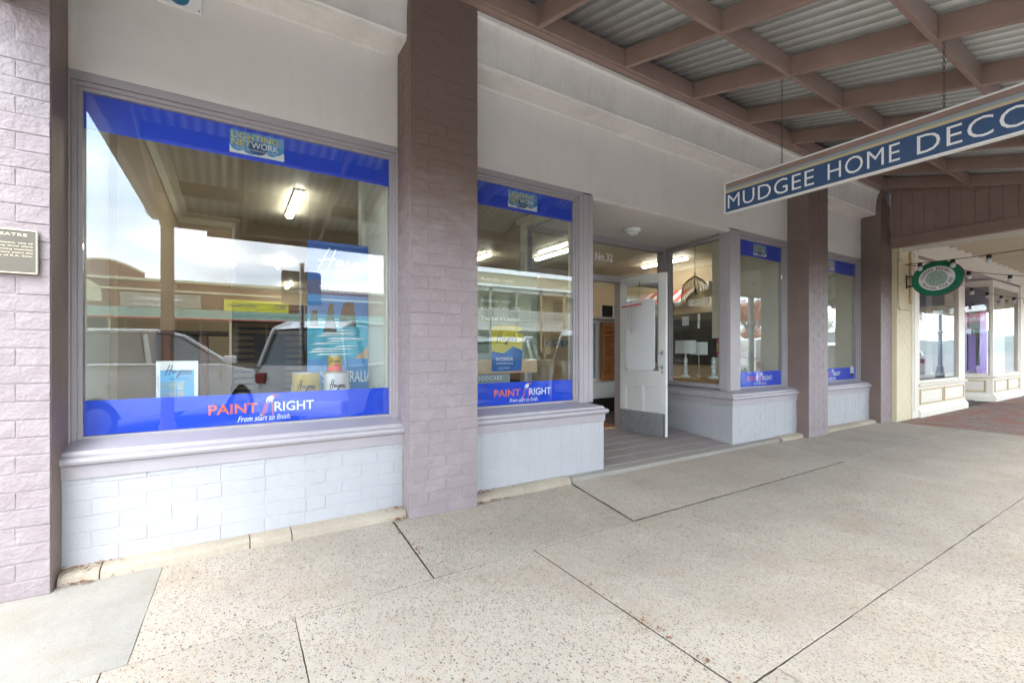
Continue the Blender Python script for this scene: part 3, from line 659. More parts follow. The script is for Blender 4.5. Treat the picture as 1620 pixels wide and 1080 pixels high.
# interior shell --------------------------------------------------------------
ZC = 3.2
obj('interior_wall', MB().box(-.80, -.66, 4.07, 8.2, .1, ZC), TAN, shop); obj('interior_wall', MB().box(-.80, .0, 8.2, 8.34, .1, ZC), TAN, shop)
obj('interior_wall', MB().box(-.14, .0, 8.34, 16.3, .1, ZC), TAN, shop)
obj('interior_wall', MB().box(9.0, 9.14, 4.07, 16.3, .1, ZC), TAN, shop); obj('interior_wall', MB().box(-.8, 9.14, 16.3, 16.45, .1, ZC), TAN, shop)
obj('interior_ceiling', MB().box(-.80, 9.14, 3.62, 16.45, ZC, ZC + .08), CEIL, shop)
obj('interior_floor', MB().box(-.80, 9.14, 4.60, 16.45, -.02, .115).box(-.8, 2.9, 3.6, 4.6, -.02, .115).box(5.58, 9.14, 3.6, 4.6, -.02, .115), CARPET, shop)
CVP = [(0, ZC - .13), (.015, ZC - .13), (.03, ZC - .10), (.055, ZC - .05), (.10, ZC - .022), (.13, ZC - .012), (.13, ZC - .001), (0, ZC - .001)]
for path in ([(-.66, 4.07), (-.66, 8.2), (0, 8.2), (0, 16.3)], ):
    obj('interior_cornice', MB().sweep([(x, y) for x, y in path], CVP), CEIL, shop, 0, True)
obj('interior_cornice', MB().sweep([(9.0, 16.3), (9.0, 4.07)], CVP), CEIL, shop, 0, True)
obj('interior_cornice', MB().sweep([(0, 16.3), (9.0, 16.3)], CVP), CEIL, shop, 0, True)
for x0, x1 in ((1.02, 1.079), (1.621, 1.68), (6.66, 6.719), (7.261, 7.32), (9.02, 9.0795), (-.754, -.70)):
    obj('reveal_lining', MB().box(x0, x1, YG + .05, 4.08, .66, ZC), CREAM, shop, .003)
obj('inner_column', MB().box(6.62, 7.36, 4.08, 4.5, .1, ZC), CREAM, shop)
obj('inner_column', MB().box(.98, 1.72, 4.082, 4.2, .1, ZC), CREAM, shop)
obj('head_lining', MB().box(-.75, 2.9, 3.61, 3.75, 2.70, ZC).box(5.58, 9.02, 3.61, 3.75, 2.70, ZC), CREAM, shop)
for x0, x1 in ((-.70, 1.02), (1.685, 2.88), (5.62, 6.62), (7.33, 9.0)):
    obj('display_shelf', MB().box(x0, x1, YG + .05, 4.06, .63, .695), CREAM, shop, .004)

# ================================================================== AWNING
aw = thing('street_awning', 'brown timber street awning with a corrugated iron roof over the footpath', 'awning', (4.2, -.7, 0))
SL = .266; YO = -.70
def zb(y): return 3.825 - SL * (3.0 - y)                    # underside of the rafters
raf = [4.117 + .988 * k for k in range(-4, 6)]
raf = [x for x in raf if -.6 < x < 9.4]
ang = math.atan(SL)
for x in raf:
    obj('rafter', MB().prism([(3.095, zb(3.095)), (3.095, zb(3.095) + .165), (YO + .04, zb(YO + .04) + .165), (YO + .04, zb(YO + .04))], x - .024, x + .024), TIMBER, aw, .006)
xs = [-.765] + raf + [9.42]
rows = [3.02, 2.053, 1.10, .15, YO + .07]
for y in rows:
    for a, b in zip(xs, xs[1:]):
        a2 = a + (.0245 if a > -.7 else .0); b2 = b - (.0245 if b < 9.4 else 0); t = .022
        obj('batten', MB().prism([(y + t, zb(y + t) - .0015), (y + t, zb(y) + .162), (y - t, zb(y - t) + .162), (y - t, zb(y - t) - .0015)], a2, b2), TIMBER, aw, .006)
obj('ledger', MB().box(-.765, 9.42, 3.046, 3.098, 3.832, 3.98), TIMBER, aw, .005); obj('ledger_mould', MB().box(1.0, 9.07, 3.098, 3.112, 3.834, 3.872), TIMBER, aw, .003)
# corrugated sheets, one by one
shw = .77; x = -.95; k = 0; per = .11
sheet_me = None
while x < 9.5:
    b = MB(); n = 7 * 8 + 6; ys = (3.103, YO - .12)
    for i in range(n + 1):
        xx = i / 8 * per; zz = .016 * math.cos(2 * math.pi * i / 8)
        for yy in ys: b.v.append((xx, yy, zb(yy) + .168 + .017 + zz))
    for i in range(n): b.f.append((2 * i, 2 * i + 1, 2 * i + 3, 2 * i + 2)); b.m.append(0)
    if sheet_me is None:
        o = obj('roof_sheet', b, IRON, aw, 0, True); o.location.x += x; sheet_me = o.data; ol = o.location.copy(); X0 = x
        md = o.modifiers.new('thickness', 'SOLIDIFY'); md.thickness = .0012
    else:
        o = link('roof_sheet', sheet_me, aw, ol + Vector((x - X0, 0, .0016 * (k % 2))))
        md = o.modifiers.new('thickness', 'SOLIDIFY'); md.thickness = .0012
    x += shw; k += 1
obj('fascia_beam', MB().box(-.80, 9.5, YO - .07, YO + .045, 2.985 - .12, 3.02), TIMBER, aw, .006)
obj('fascia_valance', MB().box(-.28, 9.5, YO - .10, YO - .072, 2.80, 3.06), TIMBER, aw, .004)
obj('gutter', MB().prism([(YO - .24, 2.99), (YO - .24, 3.08), (YO - .232, 3.08), (YO - .232, 2.998), (YO - .125, 2.998), (YO - .125, 3.08), (YO - .117, 3.08), (YO - .117, 2.99)], -.9, 9.55), TIMBER, aw)
for x in (-.715, 3.3, 7.3, 9.42):
    po = obj('post', MB().box(x - .07, x + .07, YO - .07, YO + .07, .0, 2.862), TIMBER, aw, .012); 
    obj('post_base', MB().box(x - .09, x + .09, YO - .09, YO + .09, .0, .22), TIMBER, po, .012)
# boarded gable ends
for xb, first in ((9.46, True), (-.83, False)):
    o = obj('gable_beam', MB().box(xb - .045, xb + .045, YO + .075, YP - .004, 2.908, 3.085), TIMBER, aw, .008)
    y = YP - .006; pw = .146
    while y > 0.05:
        y2 = max(y - pw, -.1); t0 = zb(y) + .15; t1 = zb(y2) + .15
        if t1 < 3.1: break
        obj('board', MB().prism([(y - .0012, 3.086), (y - .0012, t0), (y2 + .0012, t1), (y2 + .0012, 3.086)], xb - .022 - .002 * R.random(), xb + .01), TIMBER, aw, .002)
        y = y2
    obj('light_block_backing', MB().prism([(YP - .006, 3.088), (YP - .006, zb(YP) + .14), (.3, zb(.3) + .14), (.3, 3.088)], xb + .011, xb + .02), TIMBER, aw)  # unseen backing added to stop light leaking between the boards
    obj('cover_strip', MB().box(xb - .052, xb - .0455, YO + .1, YP - .01, 2.925, 2.95), TIMBER, aw, .002)
# grooved end bracket on the left pier
for i, xx in enumerate((-.91, -.955, -1.0)):
    obj('end_bracket', MB().box(xx - .018, xx + .018, 2.6, YP - .004, 2.86 + .02 * i, 3.06), TIMBER, aw, .004)

# ------------------------------------------------------------------ hanging sign
XS = 4.117
sg = thing('hanging_sign', 'long navy sign with white capitals hung on two chains under the awning', 'sign', (XS, 1.5, 2.53))
S0, S1, Z0, Z1 = 2.652, .45, 2.527, 2.829
obj('board', MB().box(XS - .018, XS + .018, S1 + .01, S0 - .01, Z0 + .01, Z1 - .01), DKBLUE, sg)
fr = MB(); e = .0125
fr.box(XS - .024, XS + .024, S1, S0, Z1 - e, Z1).box(XS - .024, XS + .024, S1, S0, Z0, Z0 + e).box(XS - .024, XS + .024, S0 - e, S0, Z0 + e, Z1 - e).box(XS - .024, XS + .024, S1, S1 + e, Z0 + e, Z1 - e)
obj('frame', fr, WHITEP, sg, .002)
for nm, a, b, mm in (('brown_band', .175, .055, TIMBER), ('grey_band', .275, .185, GREY), ('cream_band', .345, .275, NTRIM)):
    hh = Z1 - Z0; obj(nm, MB().box(XS - .0195, XS + .0195, S1 + e, S0 - e, Z1 - a * hh, Z1 - (b if nm != 'brown_band' else e / hh) * hh - (.0 if nm != 'brown_band' else .0005)), mm, sg)
P = Plane((XS - .0195, S0, Z0), (0, -1, 0), (0, 0, 1), .0008)
hb0, hb1 = .044, .176; q = MB()
for t, a, b in (('MUDGEE', .036, .80), ('HOME', .90, 1.365), ('DECOR', 1.46, 2.14)): q = MB(); P.text(q, t, a, hb0, b - a, hb1 - hb0, 1, -.004, space=1.06); printed('word', q, WHITE, sg)
P2 = Plane((XS + .0195, S1, Z0), (0, 1, 0), (0, 0, 1), .0008); q = MB()
for t, a, b in (('MUDGEE', .036, .80), ('HOME', .90, 1.365), ('DECOR', 1.46, 2.14)): q = MB(); P2.text(q, t, a, hb0, b - a, hb1 - hb0, 1, -.004, space=1.06); printed('word', q, WHITE, sg)
def chain(y, z0, z1, parent, x=XS):
    m = MB(); n = int((z1 - z0) / .024); 
    for i in range(n):
        zc = z0 + (z1 - z0) * (i + .5) / n; pts = []
        for k in range(9):
            a = 2 * math.pi * k / 8; u = .0075 * math.cos(a); h = .0165 * math.sin(a)
            pts.append((x + (u if i % 2 else 0), y + (0 if i % 2 else u), zc + h))
        m.tube(pts, .0021, 4, False)
    obj('chain', m, CHAIN, parent, 0, True)
chain(2.119, Z1, zb(2.119) + .0, sg); chain(1.055, Z1, zb(1.055) + .0, sg)

# ================================================================== THINGS ON THE WALL
pq = thing('plaque', 'bronze theatre history plaque fixed to the left brick pier', 'plaque', (-.98, 3.09, 1.567))
obj('plate', MB().box(-1.17, -.799, 3.076, 3.094, 1.572, 1.771), BRONZE, pq); 
obj('rim', MB().box(-1.175, -.794, 3.0725, 3.0935, 1.771, 1.7765).box(-1.175, -.794, 3.0725, 3.0935, 1.567, 1.572).box(-.799, -.794, 3.0725, 3.0935, 1.572, 1.771).box(-1.175, -1.17, 3.0725, 3.0935, 1.572, 1.771), BRASS, pq, .0015)
P = Plane((-1.175, 3.0755, 1.567), (1, 0, 0), (0, 0, 1), .0008); q = MB()
P.text(q, 'ALHAMBRA THEATRE', .03, .178, .315, .013, 1, .012, space=1.1); printed('title', q, BRASS, pq); q = MB()
for i, (t, a) in enumerate((('Alhambra Theatre, one of', .16), ('early 1900s. They show silent', .14), ('from 1925. Boxing matches', .15), ('evenings. For many years the', .14), ('grocery shop of R.A. Kirk.', .155))):
    P.text(q, t, a, .140 - i * .0155, .365 - a, .0095, 1, .006)
printed('inscription', q, BRASS, pq); q = MB(); P.text(q, '1987 - 1990', .17, .012, .07, .006, 1); printed('date_line', q, BRASS, pq)
pt = thing('wall_plate', 'small white plate with a dark blue disc high on the upper wall', 'plate', (-.255, 3.38, 3.26))
obj('plate', MB().box(-.363, -.150, 3.366, 3.384, 3.262, 3.475), WHITEP, pt, .004); obj('disc', MB().lathe((-.262, 3.3655, 3.325), [(.05, 0), (.05, -.003), (.046, -.005)], 32, 'y'), TEAL, pt)
b = MB()
for a, c in ((-.35, 3.275), (-.163, 3.275), (-.35, 3.46), (-.163, 3.46)): b.lathe((a, 3.3655, c), [(.004, 0), (.004, -.002), (.001, -.003)], 8, 'y')
obj('screw', b, BLACK, pt)
sn = thing('ceiling_sensor', 'round white domed sensor on the soffit of the doorway', 'sensor', (4.213, 3.957, 2.66))
obj('rim', MB().lathe((4.213, 3.957, 2.6955), [(.105, 0), (.105, -.03), (.098, -.04), (.075, -.043)], 32), CERAMIC, sn, 0, True); obj('dome', MB().lathe((4.213, 3.957, 2.6525), [(.074, 0), (.066, -.018), (.04, -.032), (.005, -.037)], 32), FABRIC, sn, 0, True)
# dead leaves swept against the wall foot
b = MB()
for i in range(330):
    if i < 60: x, y = 1.64 + abs(R.gauss(0, .16)), 3.14 + R.uniform(-.05, .1)
    elif i < 110: x, y = -.74 + abs(R.gauss(0, .12)), 3.17 + R.uniform(-.05, .07)
    elif i < 150: x, y = 1.05 - abs(R.gauss(0, .07)), 3.16 + R.uniform(-.05, .08)
    elif i < 180: x, y = .95 + R.gauss(0, .015), R.uniform(2.3, 3.1)
    elif i < 225: x, y = 5.9 + R.gauss(0, .2), 3.17 + R.uniform(-.04, .03)
    elif i < 260: x, y = 1.55 + R.gauss(0, .012), R.uniform(.95, 1.8)
    else: x, y = R.uniform(-.5, 8), R.uniform(.6, 3.1)
    s = R.uniform(.005, .012) if i > 180 else R.uniform(.006, .015); a = R.uniform(0, 6.3); z = (.062 if y > 3.165 and (x < 1.08 or 1.62 < x < 2.6) else .05 if y > 3.165 and 2.6 < x < 6.1 else .012 if 2.47 < x < 5.7 and y < 3.16 else .006) + R.uniform(0, .008); ca, sa = math.cos(a) * s, math.sin(a) * s
    b.add([(x - ca, y - sa, z), (x + sa * .5, y - ca * .5, z + s * R.uniform(0, .6)), (x + ca, y + sa, z + .002), (x - sa * .5, y + ca * .5, z + s * R.uniform(0, .5))], [(0, 1, 2, 3)])
lf = obj('leaf_litter', b, LEAFD, None, fixn=False, kind='stuff'); tag(lf, 'small dead brown leaves scattered along the wall foot and joints', 'leaves')

# ================================================================== LIT CEILING BATTENS
def batten_light(x, y, along, lab, ln=1.2):
    t = thing('ceiling_light', lab, 'light', (x, y, ZC - .09), 0, 'fluorescent battens on the shop ceiling')
    a, b = (ln / 2, .055) if along == 'x' else (.055, ln / 2)
    obj('housing', MB().box(x - a, x + a, y - b, y + b, ZC - .03, ZC - .002), WHITEP, t, .004)
    if along == 'x': pr = MB().prism([(y - .05, ZC - .031), (y - .042, ZC - .06), (y - .02, ZC - .075), (y + .02, ZC - .075), (y + .042, ZC - .06), (y + .05, ZC - .031)], x - a + .01, x + a - .01, 'x')
    else: pr = MB().prism([(x - .05, ZC - .031), (x - .042, ZC - .06), (x - .02, ZC - .075), (x + .02, ZC - .075), (x + .042, ZC - .06), (x + .05, ZC - .031)], y - b + .01, y + b - .01, 'y')
    obj('diffuser', pr, LIGHTM, t, 0, True)
batten_light(.73, 6.75, 'y', 'bright ceiling batten nearest the big left window')
batten_light(.95, 11.4, 'y', 'second lit batten behind the big left window')
batten_light(1.5, 15.2, 'y', 'small far batten deep behind the big left window')
batten_light(4.5, 8.7, 'y', 'lit batten glimpsed beside the first pier in the second window')
batten_light(5.6, 7.4, 'y', 'lit batten seen through the transom marked No.32')
batten_light(8.25, 6.8, 'y', 'lit batten seen past the hanging wicker cage')
batten_light(6.9, 10.5, 'y', 'far batten behind the doorway')
batten_light(3.9, 11.5, 'y', 'far batten between the second window and the doorway')

# ================================================================== SHOP DISPLAYS
def cursive(P, mb, x, y, w, h, l=2, wd=None):
    """hand drawn script wordmark beginning with a big H, with a long underline"""
    wd = wd or h * .07
    def S(pts): P.stroke(mb, [(x + a * w, y + b * h) for a, b in pts], wd, l)
    S([(.02, .08), (.06, .35), (.12, .75), (.17, 1.0)]); S([(.14, .12), (.19, .5), (.25, .95)]); S([(.03, .45), (.12, .52), (.24, .55)])
    S([(.33, .5), (.28, .5), (.25, .36), (.28, .27), (.33, .36), (.345, .5), (.35, .3), (.39, .32)])
    S([(.41, .5), (.42, .32), (.47, .32), (.50, .5), (.48, .2), (.42, -.08), (.37, -.05), (.45, .18), (.52, .3)])
    S([(.53, .5), (.54, .28), (.57, .48), (.60, .5), (.605, .28), (.64, .48), (.67, .48), (.675, .3), (.70, .3)])
    S([(.70, .38), (.76, .42), (.75, .5), (.715, .48), (.70, .34), (.74, .27), (.79, .34)])
    S([(.80, .34), (.85, .5), (.86, .3), (.82, .26)]); S([(.40, .1), (.6, .17), (.88, .19)])
# hanging advertising poster with sea stacks
po = thing('poster', 'tall blue hanging poster with sea stacks on a surf coast', 'poster', (.82, 4.15, .80))
X0p, X1p, Zp0, Zp1, Yp_ = .53, 1.30, .80, 2.10, 4.0
X1p = 1.015
obj('sheet', MB().box(X0p, X1p, Yp_, Yp_ + .006, Zp0, Zp1), SKYB, po)
P = Plane((X0p, Yp_, Zp0), (1, 0, 0), (0, 0, 1), .0012); W_, H_ = X1p - X0p, Zp1 - Zp0
q = MB(); P.rect(q, 0, W_, .98, H_, 1); printed('blue_field', q, mat('poster_blue', (.02, .11, .42), .4, .1, 3), po)
q = MB(); P.rect(q, 0, W_, .86, .98, 1); printed('slate_band', q, mat('poster_slate', (.10, .10, .22), .4), po)
q = MB(); P.rect(q, 0, W_, .66, .80, 1.2); printed('ocean', q, mat('poster_sea', (.02, .18, .45), .4, .3, 14), po)
q = MB(); P.rect(q, 0, W_, .33, .66, 1.2); printed('shallows', q, mat('poster_shallows', (.05, .36, .50), .4, .35, 10), po)
q = MB()
for i in range(14):
    yy = .36 + i * .022; xx = R.uniform(-.05, .2); P.poly(q, [(max(0, xx), yy), (min(W_, xx + R.uniform(.2, .45)), yy + R.uniform(0, .02)), (min(W_, xx + .3), yy + .012), (max(0, xx + .05), yy + .014)], 1.8 + .05 * i)
printed('surf', q, WHITE, po)
q = MB(); P.poly(q, [(W_ - .12, .33), (W_, .33), (W_, .44), (W_ - .05, .39)], 3); printed('beach', q, mat('poster_sand', (.55, .38, .25), .5), po)
q = MB()
for cx, bw, hh, b0 in ((.05, .035, .13, .60), (.175, .055, .24, .55), (.31, .075, .21, .60)):
    tp = .55 if hh > .2 and bw < .06 else .85
    P.poly(q, [(cx - bw, b0), (cx + bw, b0), (cx + bw * tp, b0 + hh * .55), (cx + bw * tp * .8, b0 + hh), (cx - bw * tp * .35, b0 + hh * .97), (cx - bw * tp * .8, b0 + hh * .6)], 3.2)
printed('sea_stacks', q, mat('poster_rock', (.09, .085, .07), .6, .5, 30), po)
q = MB(); cursive(P, q, .07, 1.05, .60, .20, 2, .012); P.text(q, 'THE GREAT AUSTRALIAN', .09, .90, W_ - .10, .035, 2, .004); P.text(q, "'S AUSTRALIA", .10, .13, W_ + .05 - .12, .10, 2, .01); printed('lettering', q, WHITE, po)
obj('hanger', MB().tube([(X0p + .02, Yp_ + .003, Zp1), (X0p + .02, Yp_ + .003, ZC)], .0015, 5).tube([(X1p - .02, Yp_ + .003, Zp1), (X1p - .02, Yp_ + .003, ZC)], .0015, 5), STEEL, po)
# paint tins
def tin(x, y, z, r, h, lab, top, low, bail=True, script=BLACK):
    t = thing('paint_tin', lab, 'paint tin', (x, y, z), 0, 'paint tins in the window')
    b = MB(); b.lathe((x, y, z), [(r * .97, 0), (r, .004), (r, h - .012), (r * 1.02, h - .008), (r * 1.02, h)], 32); obj('can', b, top, t, 0, True)
    obj('rim', MB().lathe((x, y, z + h), [(r * 1.03, -.004), (r * 1.03, .004), (r * .93, .005), (r * .9, 0)], 32), STEEL, t, 0, True)
    b = MB(); n = 20
    for k in range(n):
        a0, a1 = -math.pi + math.pi * k / n, -math.pi + math.pi * (k + 1) / n; w0, w1 = h * (.42 + .08 * math.sin(a0 * 3)), h * (.42 + .08 * math.sin(a1 * 3)); rr_ = r + .0015
        b.quad((x + rr_ * math.cos(a0), y + rr_ * math.sin(a0), z + .01), (x + rr_ * math.cos(a1), y + rr_ * math.sin(a1), z + .01), (x + rr_ * math.cos(a1), y + rr_ * math.sin(a1), z + w1), (x + rr_ * math.cos(a0), y + rr_ * math.sin(a0), z + w0))
    obj('label', b, low, t, 0, True, fixn=False)
    fl = MB(); PP = Plane((0, 0, 0), (1, 0, 0), (0, 0, 1), 0); cursive(PP, fl, -r * .75, h * .60, r * 1.5, h * .26, 0, h * .018)
    v = []
    for p in fl.v:
        a = p[0] / r; v.append((x + (r + .003) * math.sin(a), y - (r + .003) * math.cos(a), z + p[2]))
    fl.v = v; printed('script', fl, script, t)
    if bail:
        obj('bail', MB().tube([(x + (r + .006) * math.cos(a), y - .02 - .03 * math.sin(a), z + h * .72 - h * .5 * math.sin(a)) for a in [math.pi * k / 12 for k in range(13)]], .002, 5), STEEL, t, 0, True)
GOLD = mat('gold_tin', (.62, .44, .10), .35, .1, 9, metal=.3)
tin(.483, 3.72, .695, .095, .335, 'gold and blue paint tin left of the white tin', GOLD, mat('tin_blue_label', (.03, .22, .50), .35, .4, 14))
tin(.707, 3.74, .695, .093, .33, 'large white paint tin carrying the small red tin', mat('tin_white', (.78, .80, .82), .35), mat('tin_pale_label', (.55, .72, .78), .35, .2, 12))
tin(.692, 3.74, 1.030, .055, .125, 'small red and gold tin on top of the white tin', GOLD, RED, False)
# framed colour card at left
cd = thing('colour_card', 'white framed colour card leaning in the left window', 'display card', (-.30, 3.70, .695))
P = Plane((-.41, 3.70, .695), (1, 0, 0), (0, 0, 1), .0012)
obj('board', MB().box(-.41, -.185, 3.70, 3.715, .695, 1.13), WHITE, cd, .002)
q = MB(); P.rect(q, .022, .203, .02, .375, 1); printed('blue_print', q, mat('card_blue', (.12, .42, .70), .4, .25, 5), cd)
q = MB(); cursive(P, q, .045, .335, .165, .075, 2, .0045); P.rect(q, .085, .16, .07, .09, 2); P.rect(q, .07, .17, .317, .320, 2); printed('lettering', q, NAVY, cd)
for i in range(3):
    for j in range(2): q = MB(); P.rect(q, .028 + i * .042, .064 + i * .042, .185 + j * .06, .238 + j * .06, 2); printed('swatch', q, mat('card_swatch', (.25 + .1 * i, .38 + .05 * i + .05 * j, .5), .5, .3, 25), cd)
q = MB(); P.rect(q, .065, .18, .10, .155, 2.5); printed('sofa_print', q, mat('card_sofa', (.62, .60, .58), .5, .4, 40), cd)
# dark timber stand
hs = thing('timber_stand', 'dark timber display stand with an overhanging top', 'stand', (-.42, 6.2, .115))
obj('body', MB().box(-.60, -.22, 6.1, 6.5, .115, 1.36), DKWOOD, hs, .01); obj('corner_moulding', MB().box(-.62, -.55, 6.08, 6.12, .115, 1.37).box(-.29, -.22, 6.08, 6.12, .115, 1.37), WOOD, hs, .008); obj('top', MB().box(-.655, -.02, 5.95, 6.6, 1.37, 1.41), DKWOOD, hs, .008)
# slatted timber blind display at the back
bl = thing('blind_display', 'dark wall of horizontal timber blind slats deep in the shop', 'blind display', (1.2, 9.3, .115))
obj('backing', MB().box(.02, 3.1, 9.32, 9.38, .115, 2.05), DARK, bl)
for i in range(17): obj('slat', MB().box(.05, 3.05, 9.27 - .0, 9.315, .18 + i * .11, .18 + i * .11 + .062), SLAT_A, bl)
obj('doorway_panel', MB().box(.35, .85, 9.24, 9.268, .115, 1.45).box(1.15, 1.5, 9.24, 9.268, .115, 2.0), DARK, bl)
# second window: can poster over a timber bench picture
ps = thing('window_poster', 'large pale poster of a paint can with white slogan lines', 'poster', (2.38, 3.90, .97))
obj('sheet', MB().box(1.98, 2.74, 3.90, 3.906, .97, 2.02), mat('poster_pale', (.25, .30, .24), .5, .2, 3), ps); obj('hanger', MB().tube([(2.05, 3.903, 2.02), (2.05, 3.903, ZC)], .0015, 5).tube([(2.68, 3.903, 2.02), (2.68, 3.903, ZC)], .0015, 5), STEEL, ps)
P = Plane((2.04, 3.90, .97), (1, 0, 0), (0, 0, 1), .0012)
q = MB(); P.rect(q, -.06, .70, 0, .14, 1); printed('bench_print', q, mat('poster_bench', (.62, .44, .27), .5, .15, 8), ps)
q = MB(); P.poly(q, [(.15, .03), (.50, .03), (.52, .40), (.15, .46)], 2); P.ell(q, .335, .45, .185, .035, 2.1); printed('can_print', q, YELLOW, ps)
q = MB(); P.poly(q, [(.15, .02), (.50, .02), (.51, .23), (.40, .27), (.29, .20), (.15, .22)], 3); printed('can_label_print', q, mat('poster_can_blue', (.03, .15, .50), .5, .4, 14), ps)
q = MB(); P.rect(q, -.06, .12, .2, .36, 1.5); printed('leaf_print', q, LEAFG, ps)
q = MB(); cursive(P, q, .20, .30, .28, .12, 4, .007); printed('script', q, BLACK, ps)
q = MB()
for t, y, w_, h_, bo in (('Australian made?', .915, .38, .036, .006), ('Good.', .855, .12, .034, .006), ('Australian made', .705, .34, .036, .006), ('and owned since 1935?', .635, .46, .036, .006)): P.text(q, t, .03, y, w_, h_, 2, bo)
P.text(q, "You bet it's better.", .03, .525, .46, .045, 2, .022); printed('slogan', q, WHITE, ps)
q = MB(); P.text(q, 'INTERIOR', .20, .125, .20, .035, 4, .01); P.text(q, 'EXPRESSIONS', .20, .09, .20, .018, 4, .003); P.text(q, 'LOW SHEEN', .23, .045, .13, .016, 4); printed('can_lettering', q, WHITE, ps)
wc = thing('woodcare_panel', 'grey lettered panel low in the second window', 'panel', (2.2, 3.86, .695))
obj('sheet', MB().box(1.93, 2.38, 3.86, 3.88, .695, .965), GREY, wc); P = Plane((1.93, 3.86, .695), (1, 0, 0), (0, 0, 1), .0012); q = MB(); P.text(q, 'WOODCARE', .01, .215, .35, .04, 1, .0, space=1.2); printed('lettering', q, WHITE, wc)
# hanging white board with wind chime on the open door
wb = thing('white_board', 'white rounded blank board hanging on the open door', 'board', tuple(Vector((*dr_h, ZB)) + DX * .33 + DZ * .75))
def rounded(cx, cz, hw, hh, r, n=6):
    pts = []
    for sx_, sz_, a0 in ((1, 1, 0), (-1, 1, 90), (-1, -1, 180), (1, -1, 270)):
        for k in range(n + 1):
            a = rad(a0 + 90 * k / n); pts.append((cx + sx_ * (hw - r) + r * math.cos(a), cz + sz_ * (hh - r) + r * math.sin(a)))
    return pts
pts = rounded(.335, 1.275, .225, .46, .06); n = len(pts); v = []
for t0 in (.024, .034):
    for s_, z_ in pts: v.append(Vector((*dr_h, ZB)) + DX * s_ + DZ * z_ + DN * t0)
obj('panel', MB().add(v, [tuple(range(n)), tuple(range(2 * n - 1, n - 1, -1))] + [(i, (i + 1) % n, n + (i + 1) % n, n + i) for i in range(n)]), mat('whiteboard_face', (.80, .83, .85), .35), wb)
b = MB(); o0 = Vector((*dr_h, ZB)) + DX * .335 + DN * .04; b.tube([o0 + DZ * 1.73, o0 + DZ * 1.90 - DN * .01], .0015, 5); obj('cord', b, CABLE, wb)
obj('hook', MB().tube([o0 + DZ * 1.97, o0 + DZ * 1.93, o0 + DZ * 1.90 - DX * .02], .004, 5), CABLE, wb)
wch = thing('wind_chime', 'metal tube wind chime hanging before the white board', 'wind chime', tuple(o0 + DZ * 1.4 + DN * .04))
oc = Vector((*dr_h, ZB)) + DX * .22 + DN * .075
obj('bar', MB().tube([oc + DZ * 1.655 - DX * .14, oc + DZ * 1.675 + DX * .17], .009, 8), RED, wch)
obj('hanger', MB().tube([oc + DZ * 1.665, oc + DZ * 1.79 - DN * .03], .0015, 5), CABLE, wch)
for k, (s_, h_) in enumerate(((-.06, .22), (-.03, .27), (.0, .32), (.03, .27), (.06, .3))): obj('tube', MB().tube([oc + DX * (s_ + .02) + DZ * 1.61, oc + DX * (s_ + .02) + DZ * (1.61 - h_)], .0055, 8), STEEL, wch); 
for k, s_ in enumerate((-.06, -.03, .0, .03, .06)): obj('thread', MB().tube([oc + DX * (s_ + .02) + DZ * 1.66, oc + DX * (s_ + .02) + DZ * 1.61], .001, 4), CABLE, wch)
# wicker cage lamp
cg = thing('wicker_lamp', 'wicker birdcage shaped pendant lamp hanging in the shop', 'pendant lamp', (5.95, 4.33, 1.9))
cx, cyy, cz0 = 5.95, 4.33, 1.90; b = MB(); rr0 = .19
for k in range(22):
    a = 2 * math.pi * k / 22; b.tube([(cx + rr0 * f * math.cos(a), cyy + rr0 * f * math.sin(a), cz0 + h_) for f, h_ in ((1.06, 0), (1.0, .12), (.97, .24), (.85, .30), (.55, .36), (.15, .41))], .0042, 5)
obj('uprights', b, WICKER, cg, 0, True, kind='stuff')
b = MB()
for h_, f in ((0, 1.07), (.03, 1.05), (.06, 1.03), (.09, 1.02), (.12, 1.0), (.15, .995), (.18, .985), (.21, .975), (.24, .97), (.275, .91), (.31, .8), (.345, .62)):
    b.tube([(cx + (rr0 * f + .004) * math.cos(2 * math.pi * k / 24), cyy + (rr0 * f + .004) * math.sin(2 * math.pi * k / 24), cz0 + h_) for k in range(25)], .0038, 5, False)
obj('hoops', b, WICKER, cg, 0, True, kind='stuff'); obj('ring', MB().tube([(cx + .03 * math.cos(2 * math.pi * k / 12), cyy, cz0 + .44 + .03 * math.sin(2 * math.pi * k / 12)) for k in range(13)], .005, 6, False), WICKER, cg, 0, True)
obj('cord', MB().tube([(cx, cyy, cz0 + .25), (cx, cyy, 2.75), (cx + .02, cyy, 2.95), (cx - .01, cyy, ZC)], .005, 6).tube([(cx - .04, cyy, ZC), (cx - .05, cyy, 2.85), (cx - .02, cyy, 2.80), (cx + .01, cyy, 2.86), (cx + .02, cyy, ZC)], .005, 6), CABLE, cg, 0, True)
obj('bulb', MB().lathe((cx, cyy, cz0 + .13), [(.005, 0), (.025, .01), (.03, .03), (.018, .06), (.015, .11)], 12), DARK, cg, 0, True)
